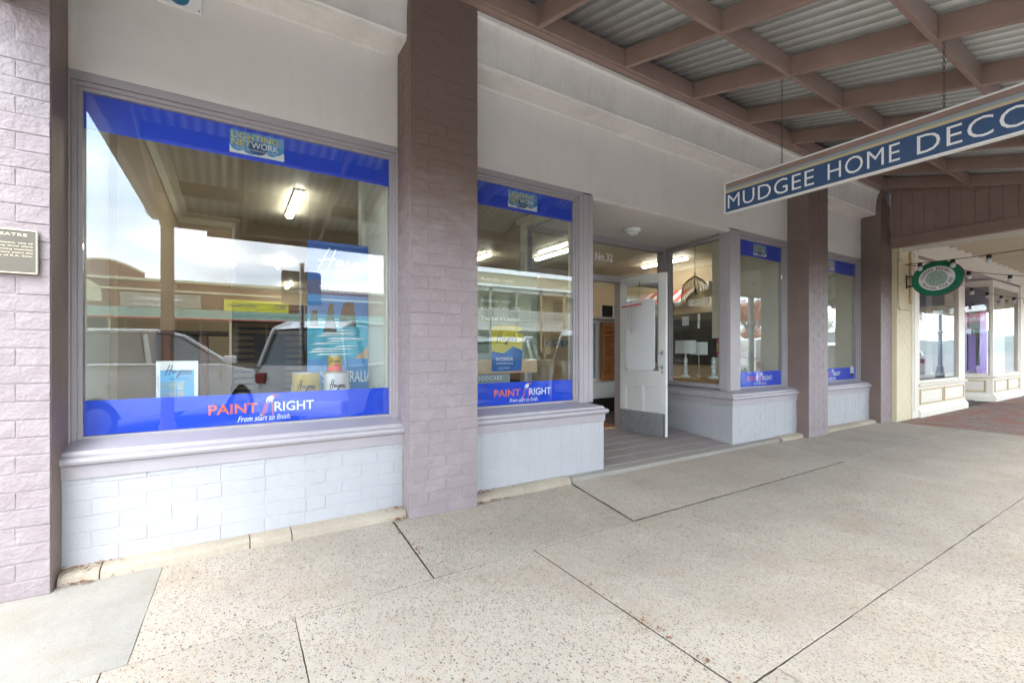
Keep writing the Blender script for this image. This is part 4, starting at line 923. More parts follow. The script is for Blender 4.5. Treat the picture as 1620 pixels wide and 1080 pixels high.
# timber bench with turned lamps
tb = thing('display_table', 'honey timber display table behind the doorway side window', 'table', (6.15, 4.25, .115))
obj('top', MB().box(5.72, 6.52, 3.80, 4.75, .745, .785), PINE, tb, .006); obj('apron', MB().box(5.75, 6.49, 3.83, 4.72, .60, .744), PINE, tb, .004)
for a in (5.78, 6.41):
    for c in (3.86, 4.64): obj('leg', MB().box(a, a + .06, c, c + .06, .115, .60), PINE, tb, .004)
def turned_lamp(x, y, lab, shade=True):
    t = thing('table_lamp', lab, 'lamp', (x, y, .785), 0, 'turned white lamps on the timber table'); pr = [(.075, 0), (.08, .012), (.06, .03), (.03, .045)]
    for i in range(7): z_ = .05 + i * .035; pr += [(.018, z_), (.031, z_ + .008), (.033, z_ + .016), (.026, z_ + .026)]
    obj('base', MB().lathe((x, y, .785), pr + [(.012, .30), (.012, .37)], 24), CERAMIC, t, 0, True)
    if shade: obj('shade', MB().lathe((x, y, 1.15), [(.150, 0), (.150, .20), (.147, .20), (.147, 0)], 36), FABRIC, t, 0, True)
turned_lamp(5.93, 4.48, 'white turned lamp with a drum shade near the open door'); turned_lamp(6.0, 4.06, 'white turned lamp without a shade beside the red poster', False)
rs = thing('drum_shade', 'pale drum lamp shade between the two turned lamps', 'lamp shade', (6.35, 4.55, .785)); obj('stem', MB().lathe((6.35, 4.55, .785), [(.06, 0), (.06, .01), (.008, .02), (.008, .4)], 16), STEEL, rs, 0, True); obj('shade', MB().lathe((6.35, 4.55, 1.13), [(.13, 0), (.13, .2), (.127, .2), (.127, 0)], 32), FABRIC, rs, 0, True)
# notices stuck inside the return window
nd = Vector((rd.x, rd.y, 0)); 
def notice(name, lab, s0, s1, z0, z1, m, extra=None, cat='notice'):
    t = thing(name, lab, cat, tuple(Vector((*ra, z0)) + nd * (s0 + s1) / 2)); PR = Plane(Vector((*ra, 0)) - Vector((rn.x, rn.y, 0)) * .006, -nd, (0, 0, 1), .0012)
    q = MB(); a = Vector((*ra, 0)) - Vector((rn.x, rn.y, 0)) * .007; q.obox(a + nd * (s0 + s1) / 2 + DZ * (z0 + z1) / 2, (nd, Vector((rn.x, rn.y, 0)), DZ), (s1 - s0) / 2, .0006, (z1 - z0) / 2); obj('sheet', q, m, t)
    if extra: extra(PR, t)
def evx(PR, t):
    q = MB(); PR.rect(q, -.125, -.015, 1.185, 1.29, 1); PR.ell(q, -.07, 1.19, .05, .03, 1.2); printed('gold_print', q, mat('notice_gold', (.55, .38, .12), .5), t)
    q = MB(); PR.rect(q, -.128, -.012, 1.322, 1.342, 2); PR.rect(q, -.118, -.022, 1.297, 1.314, 2); PR.ell(q, -.07, 1.165, .058, .03, 1.6); printed('red_print', q, RED, t)
    q = MB(); PR.stroke(q, [(-.085, 1.275), (-.085, 1.235), (-.095, 1.21)], .016, 2.5); PR.stroke(q, [(-.055, 1.275), (-.055, 1.235), (-.05, 1.21)], .016, 2.5); PR.ell(q, -.085, 1.285, .008, .008, 2.5); PR.ell(q, -.055, 1.285, .008, .008, 2.5); PR.stroke(q, [(-.1, 1.25), (-.07, 1.262), (-.04, 1.25)], .008, 2.5); printed('figure_print', q, BLACK, t)
    q = MB(); PR.rect(q, -.115, -.025, 1.126, 1.136, 2); printed('white_print', q, WHITE, t)
notice('event_poster', 'small black red and gold event poster in the doorway side window', .06, .20, 1.11, 1.36, BLACK, evx, 'poster')
notice('paper_notice', 'upper of the two narrow white paper slips on the side window', .40, .44, 1.60, 1.70, WHITE); notice('paper_notice', 'lower of the two narrow white paper slips on the side window', .405, .445, 1.50, 1.595, WHITE); notice('paper_notice', 'wider white paper stuck next to the open door edge', .60, .72, 1.55, 1.68, WHITE)
# things on and along the right wall
dp_ = thing('dark_display', 'long black display panel along the right wall inside', 'panel', (8.95, 6, .9)); obj('panel', MB().box(8.93, 8.995, 4.6, 8.4, .9, 2.02), DARK, dp_, .004); obj('edge', MB().box(8.925, 8.995, 4.6, 8.4, 2.02, 2.04), BLACK, dp_, .002)
bxx = thing('wall_unit', 'small white wall box above the black display', 'wall box', (8.9, 6.2, 2.55)); obj('body', MB().box(8.88, 8.995, 6.12, 6.34, 2.52, 2.72), WHITEP, bxx, .006)
ub = thing('striped_awning', 'red and white striped little awning on the wall inside', 'awning', (8.7, 7.2, 2.3))
for i in range(10): 
    yy = 6.5 + i * .15; obj('stripe', MB().add([(8.55, yy, 2.32), (8.55, yy + .149, 2.32), (8.99, yy + .149, 2.62), (8.99, yy, 2.62), (8.55, yy, 2.305), (8.55, yy + .149, 2.305), (8.99, yy + .149, 2.605), (8.99, yy, 2.605)], [(0, 1, 2, 3), (4, 7, 6, 5), (0, 4, 5, 1), (2, 6, 7, 3), (0, 3, 7, 4), (1, 5, 6, 2)]), RED if i % 2 else WHITE, ub)
obj('bar', MB().box(8.53, 8.56, 6.45, 8.05, 2.27, 2.303), WHITEP, ub, .003)
# shutter samples and cabinet seen through the doorway
sh = thing('shutter_panel', 'orange timber plantation shutter seen through the doorway', 'shutter', (5.85, 6.0, .6))
obj('frame', MB().box(5.62, 5.68, 5.98, 6.02, .66, 1.70).box(6.02, 6.08, 5.98, 6.02, .66, 1.70).box(5.68, 6.02, 5.98, 6.02, .66, .74).box(5.68, 6.02, 5.98, 6.02, 1.62, 1.70), WOOD, sh, .004)
for i in range(10):
    z_ = .75 + i * .087; obj('louvre', MB().add([(5.682, 5.975, z_), (6.018, 5.975, z_), (6.018, 6.02, z_ + .075), (5.682, 6.02, z_ + .075), (5.682, 5.985, z_ - .004), (6.018, 5.985, z_ - .004), (6.018, 6.03, z_ + .071), (5.682, 6.03, z_ + .071)], [(0, 1, 2, 3), (4, 7, 6, 5), (0, 4, 5, 1), (2, 6, 7, 3), (0, 3, 7, 4), (1, 5, 6, 2)]), WOOD, sh)
cb = thing('white_cabinet', 'white cabinet carrying the shutter samples inside the doorway', 'cabinet', (5.6, 6.1, .115))
obj('base', MB().box(5.18, 6.25, 5.9, 6.5, .36, .64), WHITEP, cb, .008); obj('plinth', MB().box(5.22, 6.2, 5.95, 6.45, .115, .359), DARK, cb); obj('side_panel', MB().box(5.2, 5.56, 6.03, 6.09, .645, 1.74), WHITEP, cb, .004); obj('top', MB().box(5.15, 6.3, 5.9, 6.5, 1.75, 1.79), WHITEP, cb, .006); obj('inner_panel', MB().box(5.25, 5.50, 6.02, 6.029, .70, 1.68), GREY, cb, .002); obj('back', MB().box(5.6, 6.25, 6.1, 6.14, .645, 1.745), WHITEP, cb)
frm = thing('photo_frame', 'small black photo frame on top of the cabinet', 'frame', (5.85, 6.1, 1.79)); obj('backing', MB().box(5.7, 6.0, 6.1, 6.115, 1.792, 2.02), BLACK, frm, .003); obj('mount', MB().box(5.69, 5.72, 6.09, 6.099, 1.792, 2.03).box(5.98, 6.01, 6.09, 6.099, 1.792, 2.03), WHITEP, frm, .002)
dm = thing('door_mat', 'brown doormat just inside the doorway', 'mat', (4.3, 4.95, .115)); obj('mat', MB().box(3.7, 4.75, 4.63, 5.3, .1155, .128), mat('coir', (.30, .12, .06), .9, .3, 40), dm, .003)
tl = thing('table_lamp', 'taupe drum shade lamp behind the third window', 'lamp', (6.55, 4.1, .785)); obj('base', MB().lathe((6.42, 3.88, .695), [(.07, 0), (.07, .012), (.012, .02), (.012, .3)], 16), DARK, tl, 0, True); obj('shade', MB().lathe((6.42, 3.88, 1.0), [(.115, 0), (.115, .19), (.112, .19), (.112, 0)], 32), TAUPE, tl, 0, True)

# ================================================================== NEIGHBOUR SHOP
nb = thing('neighbour_shop', 'cream and white neighbouring shop with panelled timber bay windows', 'building', (13, 3.05, 0))
YN = 3.03
w_ = obj('cream_pier', MB().box(9.516, 10.14, YN + .004, 3.6, -.05, 3.3), NCREAM, nb)
bricks(w_, NCREAM, (9.517, YN), (1, 0), (0, -1), .62, 0, 3.2, ((.23, .23, .16), (.115, .23, .23, .045)), False, joint=.005, dp=.02)
def nbay(path, panels, wins, pil):
    """panelled stall riser, sill, framed glass along a plan path (outward right of travel)"""
    r0 = obj('stall_riser', MB().sweep(path, [(.0, .0), (.0, .55), (-.08, .55), (-.08, .0)]), NWHITE, nb)
    obj('skirting', MB().sweep(path, [(.055, 0), (.055, .10), (.035, .13), (.02, .16), (.001, .17), (.001, 0)]), NWHITE, nb, 0, True); obj('bay_sill', MB().sweep(path, [(.001, .535), (.03, .545), (.045, .56), (.045, .585), (.02, .60), (-.08, .60), (-.08, .535)]), NWHITE, nb, 0, True)
    P_ = [Vector(p) for p in path]
    for i, (a, b) in enumerate(zip(P_, P_[1:])):
        d = (b - a).normalized(); n = Vector((d.y, -d.x)); ln = (b - a).length; ax = (Vector((d.x, d.y, 0)), Vector((n.x, n.y, 0)), DZ)
        def bar(mb, s0, s1, z0, z1, t0, t1): mb.obox(Vector((*(a + d * (s0 + s1) / 2 + n * (t0 + t1) / 2), (z0 + z1) / 2)), ax, (s1 - s0) / 2, abs(t1 - t0) / 2, (z1 - z0) / 2)
        k = panels[i]
        for j in range(k):
            s0 = .08 + j * (ln - .16) / k + .03; s1 = .08 + (j + 1) * (ln - .16) / k - .03
            m = MB()
            for p in ((s0, s1, .47, .50), (s0, s1, .22, .25), (s0, s0 + .03, .25, .47), (s1 - .03, s1, .25, .47)): bar(m, *p, .001, .02)
            obj('panel_moulding', m, NTRIM, nb, .004)
            m = MB(); bar(m, s0 + .06, s1 - .06, .29, .43, .001, .014); obj('raised_panel', m, NWHITE, nb, .006)
        m = MB(); e0, e1 = pil
        bar(m, 0, e0, .60, 2.85, -.08, .0); bar(m, ln - e1, ln, .60, 2.85, -.08, .0); bar(m, e0, ln - e1, 2.70, 2.85, -.08, -.0); bar(m, e0, ln - e1, .60, .65, -.075, -.01)
        f = obj('window', m, NWHITE, nb, .006); m = MB(); bar(m, e0, ln - e1, .65, 2.70, -.045, -.04); obj('pane', m, GLASSN, f)
nbay([(10.42, YN), (13.1, YN)], [2], None, (.12, .38)); nbay([(13.1 - .0, YN + .001), (13.55, 4.3)], [1], None, (.1, .1))
nbay([(14.72, 4.1), (15.16, YN)], [1], None, (.1, .06)); nbay([(15.161, YN), (17.6, YN)], [2], None, (.08, .12))
obj('white_pilaster', MB().box(10.14, 10.42, YN - .02, 3.3, 0, 2.95).box(10.2, 10.36, YN - .035, YN - .02, .12, 2.9), NWHITE, nb, .006); obj('white_pilaster', MB().box(17.6, 18.2, YN - .02, 3.3, 0, 2.95), NWHITE, nb, .006)
obj('bulkhead', MB().box(10.14, 30, YN - .03, 3.3, 2.9, 3.9).box(10.14, 30, YN - .06, YN - .031, 2.93, 3.0).box(10.14, 30, YN - .05, YN - .031, 3.28, 3.34), NWHITE, nb, .006)
obj('rear_wall', MB().box(10.14, 30, 6.2, 6.4, 0, 3.9), PURPLE, nb); obj('side_wall', MB().box(18.2, 30, 3.05, 3.3, 0, 2.9), NWHITE, nb); obj('inner_floor', MB().box(10.14, 30, 3.3, 6.2, -.05, .02), CARPET, nb); obj('inner_ceiling', MB().box(10.14, 30, 3.3, 6.4, 2.95, 3.0), NCEIL, nb); obj('party_wall', MB().box(9.62, 10.13, 3.6, 6.4, 0, 3.9), PURPLE, nb)
obj('parapet', MB().box(9.516, 30, 3.301, 3.9, 3.91, 6.2), NCREAM, nb)
bsh = thing('bottle_shelf', 'dark shelf of bottles inside the neighbouring bay', 'shelf', (14.0, 5.5, 0)); obj('case', MB().box(13.2, 15.4, 5.9, 6.15, .0, 2.1), DARK, bsh)
for i in range(9): t = thing('bottle', ('first', 'second', 'third', 'fourth', 'fifth', 'sixth', 'seventh', 'eighth', 'ninth')[i] + ' bottle from the left on the shelf in the neighbouring bay', 'bottle', (13.35 + i * .22, 5.8, 1.2), 0, 'bottles in the neighbouring bay'); obj('glass', MB().lathe((13.35 + i * .22, 5.83, 1.2), [(.04, 0), (.04, .18), (.015, .24), (.015, .3)], 10), R.choice((DARK, LEAFG, CERAMIC)), t, 0, True)
obj('board', MB().box(13.15, 15.45, 5.7, 5.895, 1.17, 1.199), DKWOOD, bsh)
for i, (x_, y_, z_, w2, h2, cm, la, ct) in enumerate(((10.9, 3.5, .75, .5, .7, DARK, 'dark box display low in the near neighbouring window', 'display'), (11.6, 3.6, .9, .35, 1.3, PURPLE, 'tall purple banner in the near neighbouring window', 'banner'), (12.2, 3.5, 1.5, .45, .5, mat('pink_print', (.62, .12, .30), .5), 'pink card high in the near neighbouring window', 'card'), (15.7, 3.5, .7, .6, .9, PURPLE, 'purple board in the far neighbouring window', 'board'), (16.5, 3.6, .8, .6, 1.6, DARK, 'dark rack in the far neighbouring window', 'rack'), (16.1, 3.55, 1.75, .9, .4, mat('teal_card', (.05, .3, .38), .5), 'teal strip sign in the far neighbouring window', 'sign'))):
    t = thing('window_display', la, ct, (x_, y_, .02)); obj('board', MB().box(x_ - w2 / 2, x_ + w2 / 2, y_, y_ + .03, z_, z_ + h2), cm, t, .004); obj('leg', MB().box(x_ - .02, x_ + .02, y_ + .005, y_ + .025, .02, z_), STEEL, t)
# purple door face in the recess
obj('recess_door', MB().box(13.56, 14.7, 4.30, 4.35, .02, 2.75), PURPLE, nb, .006)
# neighbour awning
na = thing('neighbour_awning', 'cream timber awning with a scalloped white valance over the neighbouring shop', 'awning', (14, -.7, 0))
for k in range(26):
    y = 2.99 - k * .146
    if y < -.7: break
    b = MB(); y2 = y - .1455; zt = min(3.09, zb(y2) + .1); n = 6; low = [(y + (y2 - y) * i / n, 2.835 + .018 * abs(math.cos(math.pi * i / n)) - .0) for i in range(n + 1)]
    b.prism([(y, 3.05)] + low + [(y2, 3.05)], 9.60, 9.615); obj('valance_board', b, NWHITE, na)
obj('eave_beam', MB().box(9.56, 30, YO - .05, YO + .05, 2.75, 2.95), NCEIL, na, .006)
for k in range(40):
    x_ = 10.1 + k * .48; obj('rafter', MB().prism([(3.0, 3.22), (3.0, 3.34), (YO + .05, 3.0), (YO + .05, 2.88)], x_ - .03, x_ + .03), NCEIL, na, .006)
obj('lining', MB().add([(9.62, 3.0, 3.345), (30, 3.0, 3.345), (30, YO - .2, 2.99), (9.62, YO - .2, 2.99), (9.62, 3.0, 3.365), (30, 3.0, 3.365), (30, YO - .2, 3.01), (9.62, YO - .2, 3.01)], [(0, 1, 2, 3), (4, 7, 6, 5), (0, 4, 5, 1), (2, 6, 7, 3), (0, 3, 7, 4), (1, 5, 6, 2)]), NCEIL, na)
for x_ in (13.0, 19.5, 26.2):
    po_ = obj('post', MB().lathe((x_, YO, 0), [(.16, 0), (.16, .25), (.13, .3), (.12, .5), (.08, .55), (.075, 1.9), (.12, 1.95), (.12, 2.0), (.07, 2.05), (.065, 2.76)], 16), WPOST, na, 0, True)
# conduit on the cream pier
cdt = thing('conduit', 'cream pipe bending along the top of the cream pier', 'pipe', (9.55, 3.0, 2.0)); obj('pipe', MB().tube([(9.548, YN - .022, 3.2), (9.548, YN - .022, 1.95), (9.552, YN - .022, 1.915), (9.58, YN - .022, 1.90), (10.10, YN - .022, 1.90)], .016, 10), NCREAM, cdt, 0, True); obj('bracket', MB().box(9.52, 9.575, YN - .042, YN - .002, 2.3, 2.32), STEEL, cdt); obj('bracket', MB().box(9.52, 9.575, YN - .042, YN - .002, 2.7, 2.72), STEEL, cdt)
cdd = thing('drain_pipe', 'brown vertical pipe beside the green oval sign bracket', 'pipe', (10.05, 3.0, 2.0)); obj('pipe', MB().tube([(10.06, YN - .02, 3.1), (10.06, YN - .02, 2.0)], .018, 10), NTRIM, cdd, 0, True)
# oval bar sign
XC = 9.92; os_ = thing('oval_sign', 'green oval brewery sign on a bracket from the cream pier', 'sign', (XC, 2.65, 2.1))
cyS, czS, aS, bS = 2.622, 2.385, .318, .305
def ellpts(a, b, n=56): return [(a * math.cos(2 * math.pi * k / n), b * math.sin(2 * math.pi * k / n)) for k in range(n)]
tl_ = rad(9)
def TT(p, x): c, s = math.cos(tl_), math.sin(tl_); return (x, cyS - (p[0] * c - p[1] * s), czS + (p[0] * s + p[1] * c))
def disc(name, a, b, x0, x1, m): 
    v = [TT(p, x0) for p in ellpts(a, b)] + [TT(p, x1) for p in ellpts(a, b)]; n = 56
    return obj(name, MB().add(v, [tuple(range(n)), tuple(range(2 * n - 1, n - 1, -1))] + [(i, (i + 1) % n, n + (i + 1) % n, n + i) for i in range(n)]), m, os_)
aS, bS = .325, .285
disc('rim', aS, bS, XC - .045, XC + .045, BLACK); disc('face', aS * .965, bS * .96, XC - .050, XC + .050, GREEN); disc('inner_rim', aS * .72, bS * .71, XC - .052, XC + .052, BLACK); disc('inner_disc', aS * .705, bS * .695, XC - .054, XC + .054, WHITE)
disc('centre_rim', aS * .42, bS * .44, XC - .056, XC + .056, GREY); disc('centre_disc', aS * .40, bS * .42, XC - .0575, XC + .0575, mat('sign_centre', (.36, .52, .44), .5, .5, 40))
class TP(Plane):
    def at(s, x, y, l=1): q = TT((x, y), XC - .058 - .0008 * l); return Vector(q)
PP = TP((0, 0, 0), (0, -1, 0), (0, 0, 1), .0008)
def arc_text(mb, t, a, b, t0, t1, hgt, wd, flip=False):
    n = len(t)
    for i, ch in enumerate(t):
        if ch == ' ': continue
        th_ = t0 + (t1 - t0) * (i + .5) / n; x_, y_ = a * math.cos(th_), b * math.sin(th_); nrm = math.atan2(y_ / b / b, x_ / a / a); rot = nrm - math.pi / 2 if not flip else nrm + math.pi / 2
        w2 = wd * (.35 if ch in 'I1' else 1); PP.text(mb, ch, x_, y_, w2, hgt, 1, .02, rot=rot if abs(rot) > 1e-6 else 1e-6)
q = MB(); arc_text(q, 'COOPERS BREWERY', aS * .565, bS * .565, rad(168), rad(12), .040, .024); arc_text(q, 'ORIGINAL PALE ALE', aS * .565, bS * .565, rad(194), rad(346), .040, .022, True)
arc_text(q, 'AUSTRALIAN MADE - AUSTRALIAN OWNED', aS * .83, bS * .83, rad(212), rad(328), .026, .012, True); arc_text(q, 'AUSTRALIAN FAMILY BREWERY', aS * .83, bS * .83, rad(145), rad(40), .026, .013); PP.text(q, '1862', aS * .76, .0, .06, .028, 1, .01); printed('lettering', q, BLACK, os_)
q = MB(); PP.text(q, 'Coopers', -.085, -.02, .17, .05, 2, .004, .3); printed('script', q, GREY, os_)
obj('bracket', MB().box(XC - .02, XC + .02, YN - .012, YN - .001, 2.26, 2.50).box(XC - .012, XC + .012, cyS + aS - .02, YN - .012, 2.45, 2.475).box(XC - .012, XC + .012, cyS + aS - .03, YN - .012, 2.285, 2.31), CABLE, os_, .003)
# festoon lights
def festoon(pts, lab, nb_, sag):
    t = thing('festoon_string', lab, 'string lights', pts[0], 0, 'festoon lights under the cream awning'); A, B = Vector(pts[0]), Vector(pts[1]); line = []
    for k in range(25): u = k / 24; p = A.lerp(B, u); p.z -= sag * 4 * u * (1 - u); line.append(p)
    obj('cable', MB().tube(line, .006, 5), CABLE, t, 0, True)
    for i in range(nb_):
        u = (i + .5) / nb_; p = A.lerp(B, u); p.z -= sag * 4 * u * (1 - u)
        h = obj('lampholder', MB().lathe((p.x, p.y, p.z - .055), [(.026, 0), (.03, .015), (.03, .05), (.014, .065)], 10), CABLE, t, 0, True); obj('bulb', MB().lathe((p.x, p.y, p.z - .135), [(.006, 0), (.03, .015), (.038, .04), (.03, .065), (.018, .08)], 12), LAMP, t, 0, True)
festoon([(9.75, 3.0, 2.66), (9.9, -.6, 2.98)], 'string of bulbs just under the scalloped valance', 9, .12)
festoon([(9.75, 3.0, 2.66), (17.5, -.5, 2.78)], 'string of bulbs running diagonally under the cream awning', 10, .22)
festoon([(10.3, 2.9, 2.62), (19.0, 2.7, 2.66)], 'string of bulbs along the neighbouring bay windows', 9, .22)
hs2 = thing('blade_sign', 'small blank grey hanging sign at the right picture edge', 'sign', (15.2, 2.0, 2.3)); obj('board', MB().box(15.2, 15.23, 1.72, 2.25, 2.33, 2.78), GREY, hs2, .004); obj('hanger', MB().tube([(15.215, 2.2, 2.78), (15.215, 2.2, 3.1)], .006, 5).tube([(15.215, 1.8, 2.78), (15.215, 1.8, 3.1)], .006, 5), CABLE, hs2)

# ================================================================== ACROSS THE STREET (seen in the glass)
def wall_bricks(mb, x0, x1, z0, z1, y, course=.17, ln=.5):
    z = z0; k = 0
    while z < z1 - .02:
        x = x0 - (ln / 2 if k % 2 else 0)
        while x < x1: a, b = max(x, x0), min(x + ln, x1); (mb.box(a + .01, b - .01, y, y + .06, z + .012, min(z + course, z1) - .012) if b - a > .05 else None); x += ln
        z += course; k += 1
ob = thing('brick_shop_row', 'red brick parapet shop row with a mint awning across the street', 'building', (0, -31, 0))
YF = -31.0
obj('wall', MB().box(-20, 12.5, YF - 8, YF - .06, 0, 5.9), BRKJ, ob); b = MB(); wall_bricks(b, -20, 12.5, 4.0, 5.75, YF - .06); obj('brickwork', b, BRK, ob, kind='stuff')
obj('coping', MB().box(-20.1, 12.6, YF - .3, YF + .12, 5.75, 5.93), CRMF, ob); obj('string_course', MB().box(-20, 12.5, YF - .05, YF + .08, 5.1, 5.24), CRMF, ob)
gp = [(-9.0, 5.93)] + [(-9.0 + 4.2 * i / 10, 6.2 + .75 * math.sin(math.pi * i / 10)) for i in range(11)] + [(-4.8, 5.93)]
obj('gable', MB().prism([(x, z) for x, z in gp], YF - .35, YF + .02, 'y'), BRK, ob); obj('gable_coping', MB().tube([(x, YF - .1, z) for x, z in gp[1:-1]], .13, 6), CRMF, ob); obj('gable_plaque', MB().prism([(-8.3, 4.3), (-6.9, 4.3), (-6.9, 5.2), (-7.6, 5.7), (-8.3, 5.4)], YF + .0, YF + .06, 'y'), CRMF, ob)
obj('awning_roof', MB().prism([(YF, 4.0), (YF + 3.2, 3.75), (YF + 3.2, 3.15), (YF + 3.15, 3.15), (YF + 3.15, 3.68), (YF, 3.93)], -20, 12.5), MINT, ob)
obj('awning_trim', MB().box(-20, 12.5, YF + 3.201, YF + 3.25, 3.13, 3.2), RED, ob)
for i in range(8): f = obj('shopfront_glass', MB().box(-19.5 + i * 4, -16 + i * 4, YF - .055, YF + .01, .3, 3.1), DARK, ob); obj('mullion', MB().box(-17.8 + i * 4, -17.7 + i * 4, YF + .011, YF + .05, .3, 3.1), CRMF, f)
for i in range(6): obj('awning_post', MB().tube([(-18 + i * 6, YF + 3.1, -.1), (-18 + i * 6, YF + 3.1, 3.4)], .07, 8), CRMF, ob)
def street_sign(name, lab, x0, x1, z0, z1, m, txt, tm, y=YF + .12):
    t = thing(name, lab, 'sign', ((x0 + x1) / 2, y, z0)); obj('board', MB().box(x0, x1, y, y + .05, z0, z1), m, t); PB = Plane((x1, y + .05, z0), (-1, 0, 0), (0, 0, 1), .004); q = MB(); W2, H2 = x1 - x0, z1 - z0
    for tt, a, c, d, e_ in txt: PB.text(q, tt, a * W2, c * H2, d * W2, e_ * H2, 1, .01)
    printed('lettering', q, tm, t)
street_sign('yellow_sign', 'long yellow sign reflected in the big left window', -.4, 3.7, 3.97, 4.8, SIGNY, [('VERTO', .03, .3, .2, .42), ('VERTO.ORG.AU', .5, .36, .45, .26)], NAVY)
street_sign('physio_sign', 'dull brown sign with pale lettering reflected in the left window', -6.0, -1.7, 4.02, 4.98, TAUPE, [('mudgeephysio.', .25, .42, .6, .36), ('02 6372 4033', .5, .1, .35, .2)], WHITE)
street_sign('red_sign', 'red sign with white lettering reflected in the neighbouring bay', -41.7, -36.3, 4.6, 5.7, RED, [('*salvos', .06, .2, .88, .6)], WHITE)
# two storey verandah hotel
ho = thing('verandah_hotel', 'white two storey hotel with balcony balustrades across the street', 'building', (24, -31, 0))
obj('wall', MB().box(14, 36, YF - 9, YF, 0, 8.6), CRMF, ho); obj('roof', MB().prism([(YF - 9.5, 8.6), (YF - 4.5, 11), (YF + .4, 8.6)], 13.6, 36.4), GALV, ho); obj('balcony_floor', MB().box(13.8, 36.2, YF, YF + 3, 3.5, 3.75), NWHITE, ho); obj('verandah_roof', MB().prism([(YF, 7.6), (YF + 3.3, 6.9), (YF + 3.3, 6.8), (YF, 7.5)], 13.8, 36.2), GALV, ho)
obj('frieze', MB().box(13.8, 36.2, YF + 2.9, YF + 3, 6.45, 6.8), NWHITE, ho); obj('valance', MB().box(13.8, 36.2, YF + 2.9, YF + 2.95, 3.0, 3.5), NWHITE, ho)
for i in range(9):
    x_ = 14 + i * 2.75; obj('verandah_post', MB().box(x_ - .08, x_ + .08, YF + 2.85, YF + 3, -.1, 6.8), NTRIM, ho)
for z_ in (3.85, 4.75): obj('balcony_rail', MB().box(14, 36, YF + 2.88, YF + 2.96, z_, z_ + .1), NWHITE, ho)
b = MB()
for i in range(147): b.box(14.05 + i * .15, 14.12 + i * .15, YF + 2.9, YF + 2.94, 3.95, 4.75)
obj('balusters', b, NWHITE, ho, kind='stuff')
for i in range(8): obj('upper_window', MB().box(14.9 + i * 2.75, 16.1 + i * 2.75, YF + .001, YF + .04, 4.2, 6.4), DARK, ho); obj('lower_window', MB().box(14.6 + i * 2.75, 16.4 + i * 2.75, YF + .001, YF + .04, .5, 2.9), DARK, ho)
for i, (x_, cm, tx, la) in enumerate(((27.3, YELLOW, 'Wrangler', 'tilted yellow feather flag outside the hotel'), (28.9, RED, '', 'tilted red feather flag outside the hotel'))):
    t = thing('feather_flag', la, 'flag', (x_, -26.5, 0)); obj('pole', MB().tube([(x_, -26.5, -.15), (x_ + .2, -26.5, 2.2), (x_ + .6, -26.5, 3.9)], .03, 6), STEEL, t); obj('flag', MB().prism([(x_ + .05, .8), (x_ + .22, 2.2), (x_ + .6, 3.9), (x_ + 1.3, 3.7), (x_ + .9, 2.0)], -26.52, -26.5, 'y'), cm, t)
    if tx: q = MB(); PF = Plane((x_ + .9, -26.49, 3.4), (-.3, 0, -.95), (-.95, 0, .3), -.01); PF.text(q, tx, 0, 0, 1.6, .35, 1, .01); printed('lettering', q, NAVY, t)
ls = thing('low_shop_row', 'pale single storey shops further along across the street', 'building', (48, -31, 0)); obj('wall', MB().box(37, 52, YF - 8, YF, 0, 5), CRMF, ls); obj('awning', MB().box(37, 52, YF, YF + 3, 3.2, 3.6), CRMF, ls); obj('shopfront', MB().box(37.5, 51.5, YF + .001, YF + .04, .4, 2.9), DARK, ls)
ls2 = thing('corner_shop_row', 'far low red brick shops on the left across the street', 'building', (-35, -31, 0)); obj('wall', MB().box(-60, -20.3, YF - 8, YF, 0, 6), BRK, ls2); obj('awning', MB().box(-60, -20.3, YF, YF + 3, 3.2, 3.6), MINT, ls2); obj('shopfront', MB().box(-59, -21, YF + .001, YF + .04, .4, 2.9), DARK, ls2)
# far footpath
ff = obj('far_footpath', MB().box(-80, 120, YF, YF + 3.4, -.3, -.02), GREYCON, None); ff['kind'] = 'structure'
# parking sign pole
ks = thing('parking_sign', 'grey backed parking sign on a pole at the kerb', 'sign', (1.0, -1.3, 0)); obj('pole', MB().tube([(1.0, -1.3, -.2), (1.0, -1.3, 2.6)], .04, 10), STEEL, ks, 0, True); obj('cap', MB().lathe((1.0, -1.3, 2.6), [(.045, 0), (.045, .03), (.02, .045)], 10), STEEL, ks)
pts = rounded(0, 0, .30, .275, .04); n = len(pts); v = [(1.0 + a, -1.345, 2.23 + c) for a, c in pts] + [(1.0 + a, -1.341, 2.23 + c) for a, c in pts]
obj('plate', MB().add(v, [tuple(range(n)), tuple(range(2 * n - 1, n - 1, -1))] + [(i, (i + 1) % n, n + (i + 1) % n, n + i) for i in range(n)]), mat('sign_back', (.26, .27, .28), .4, metal=.4), ks)

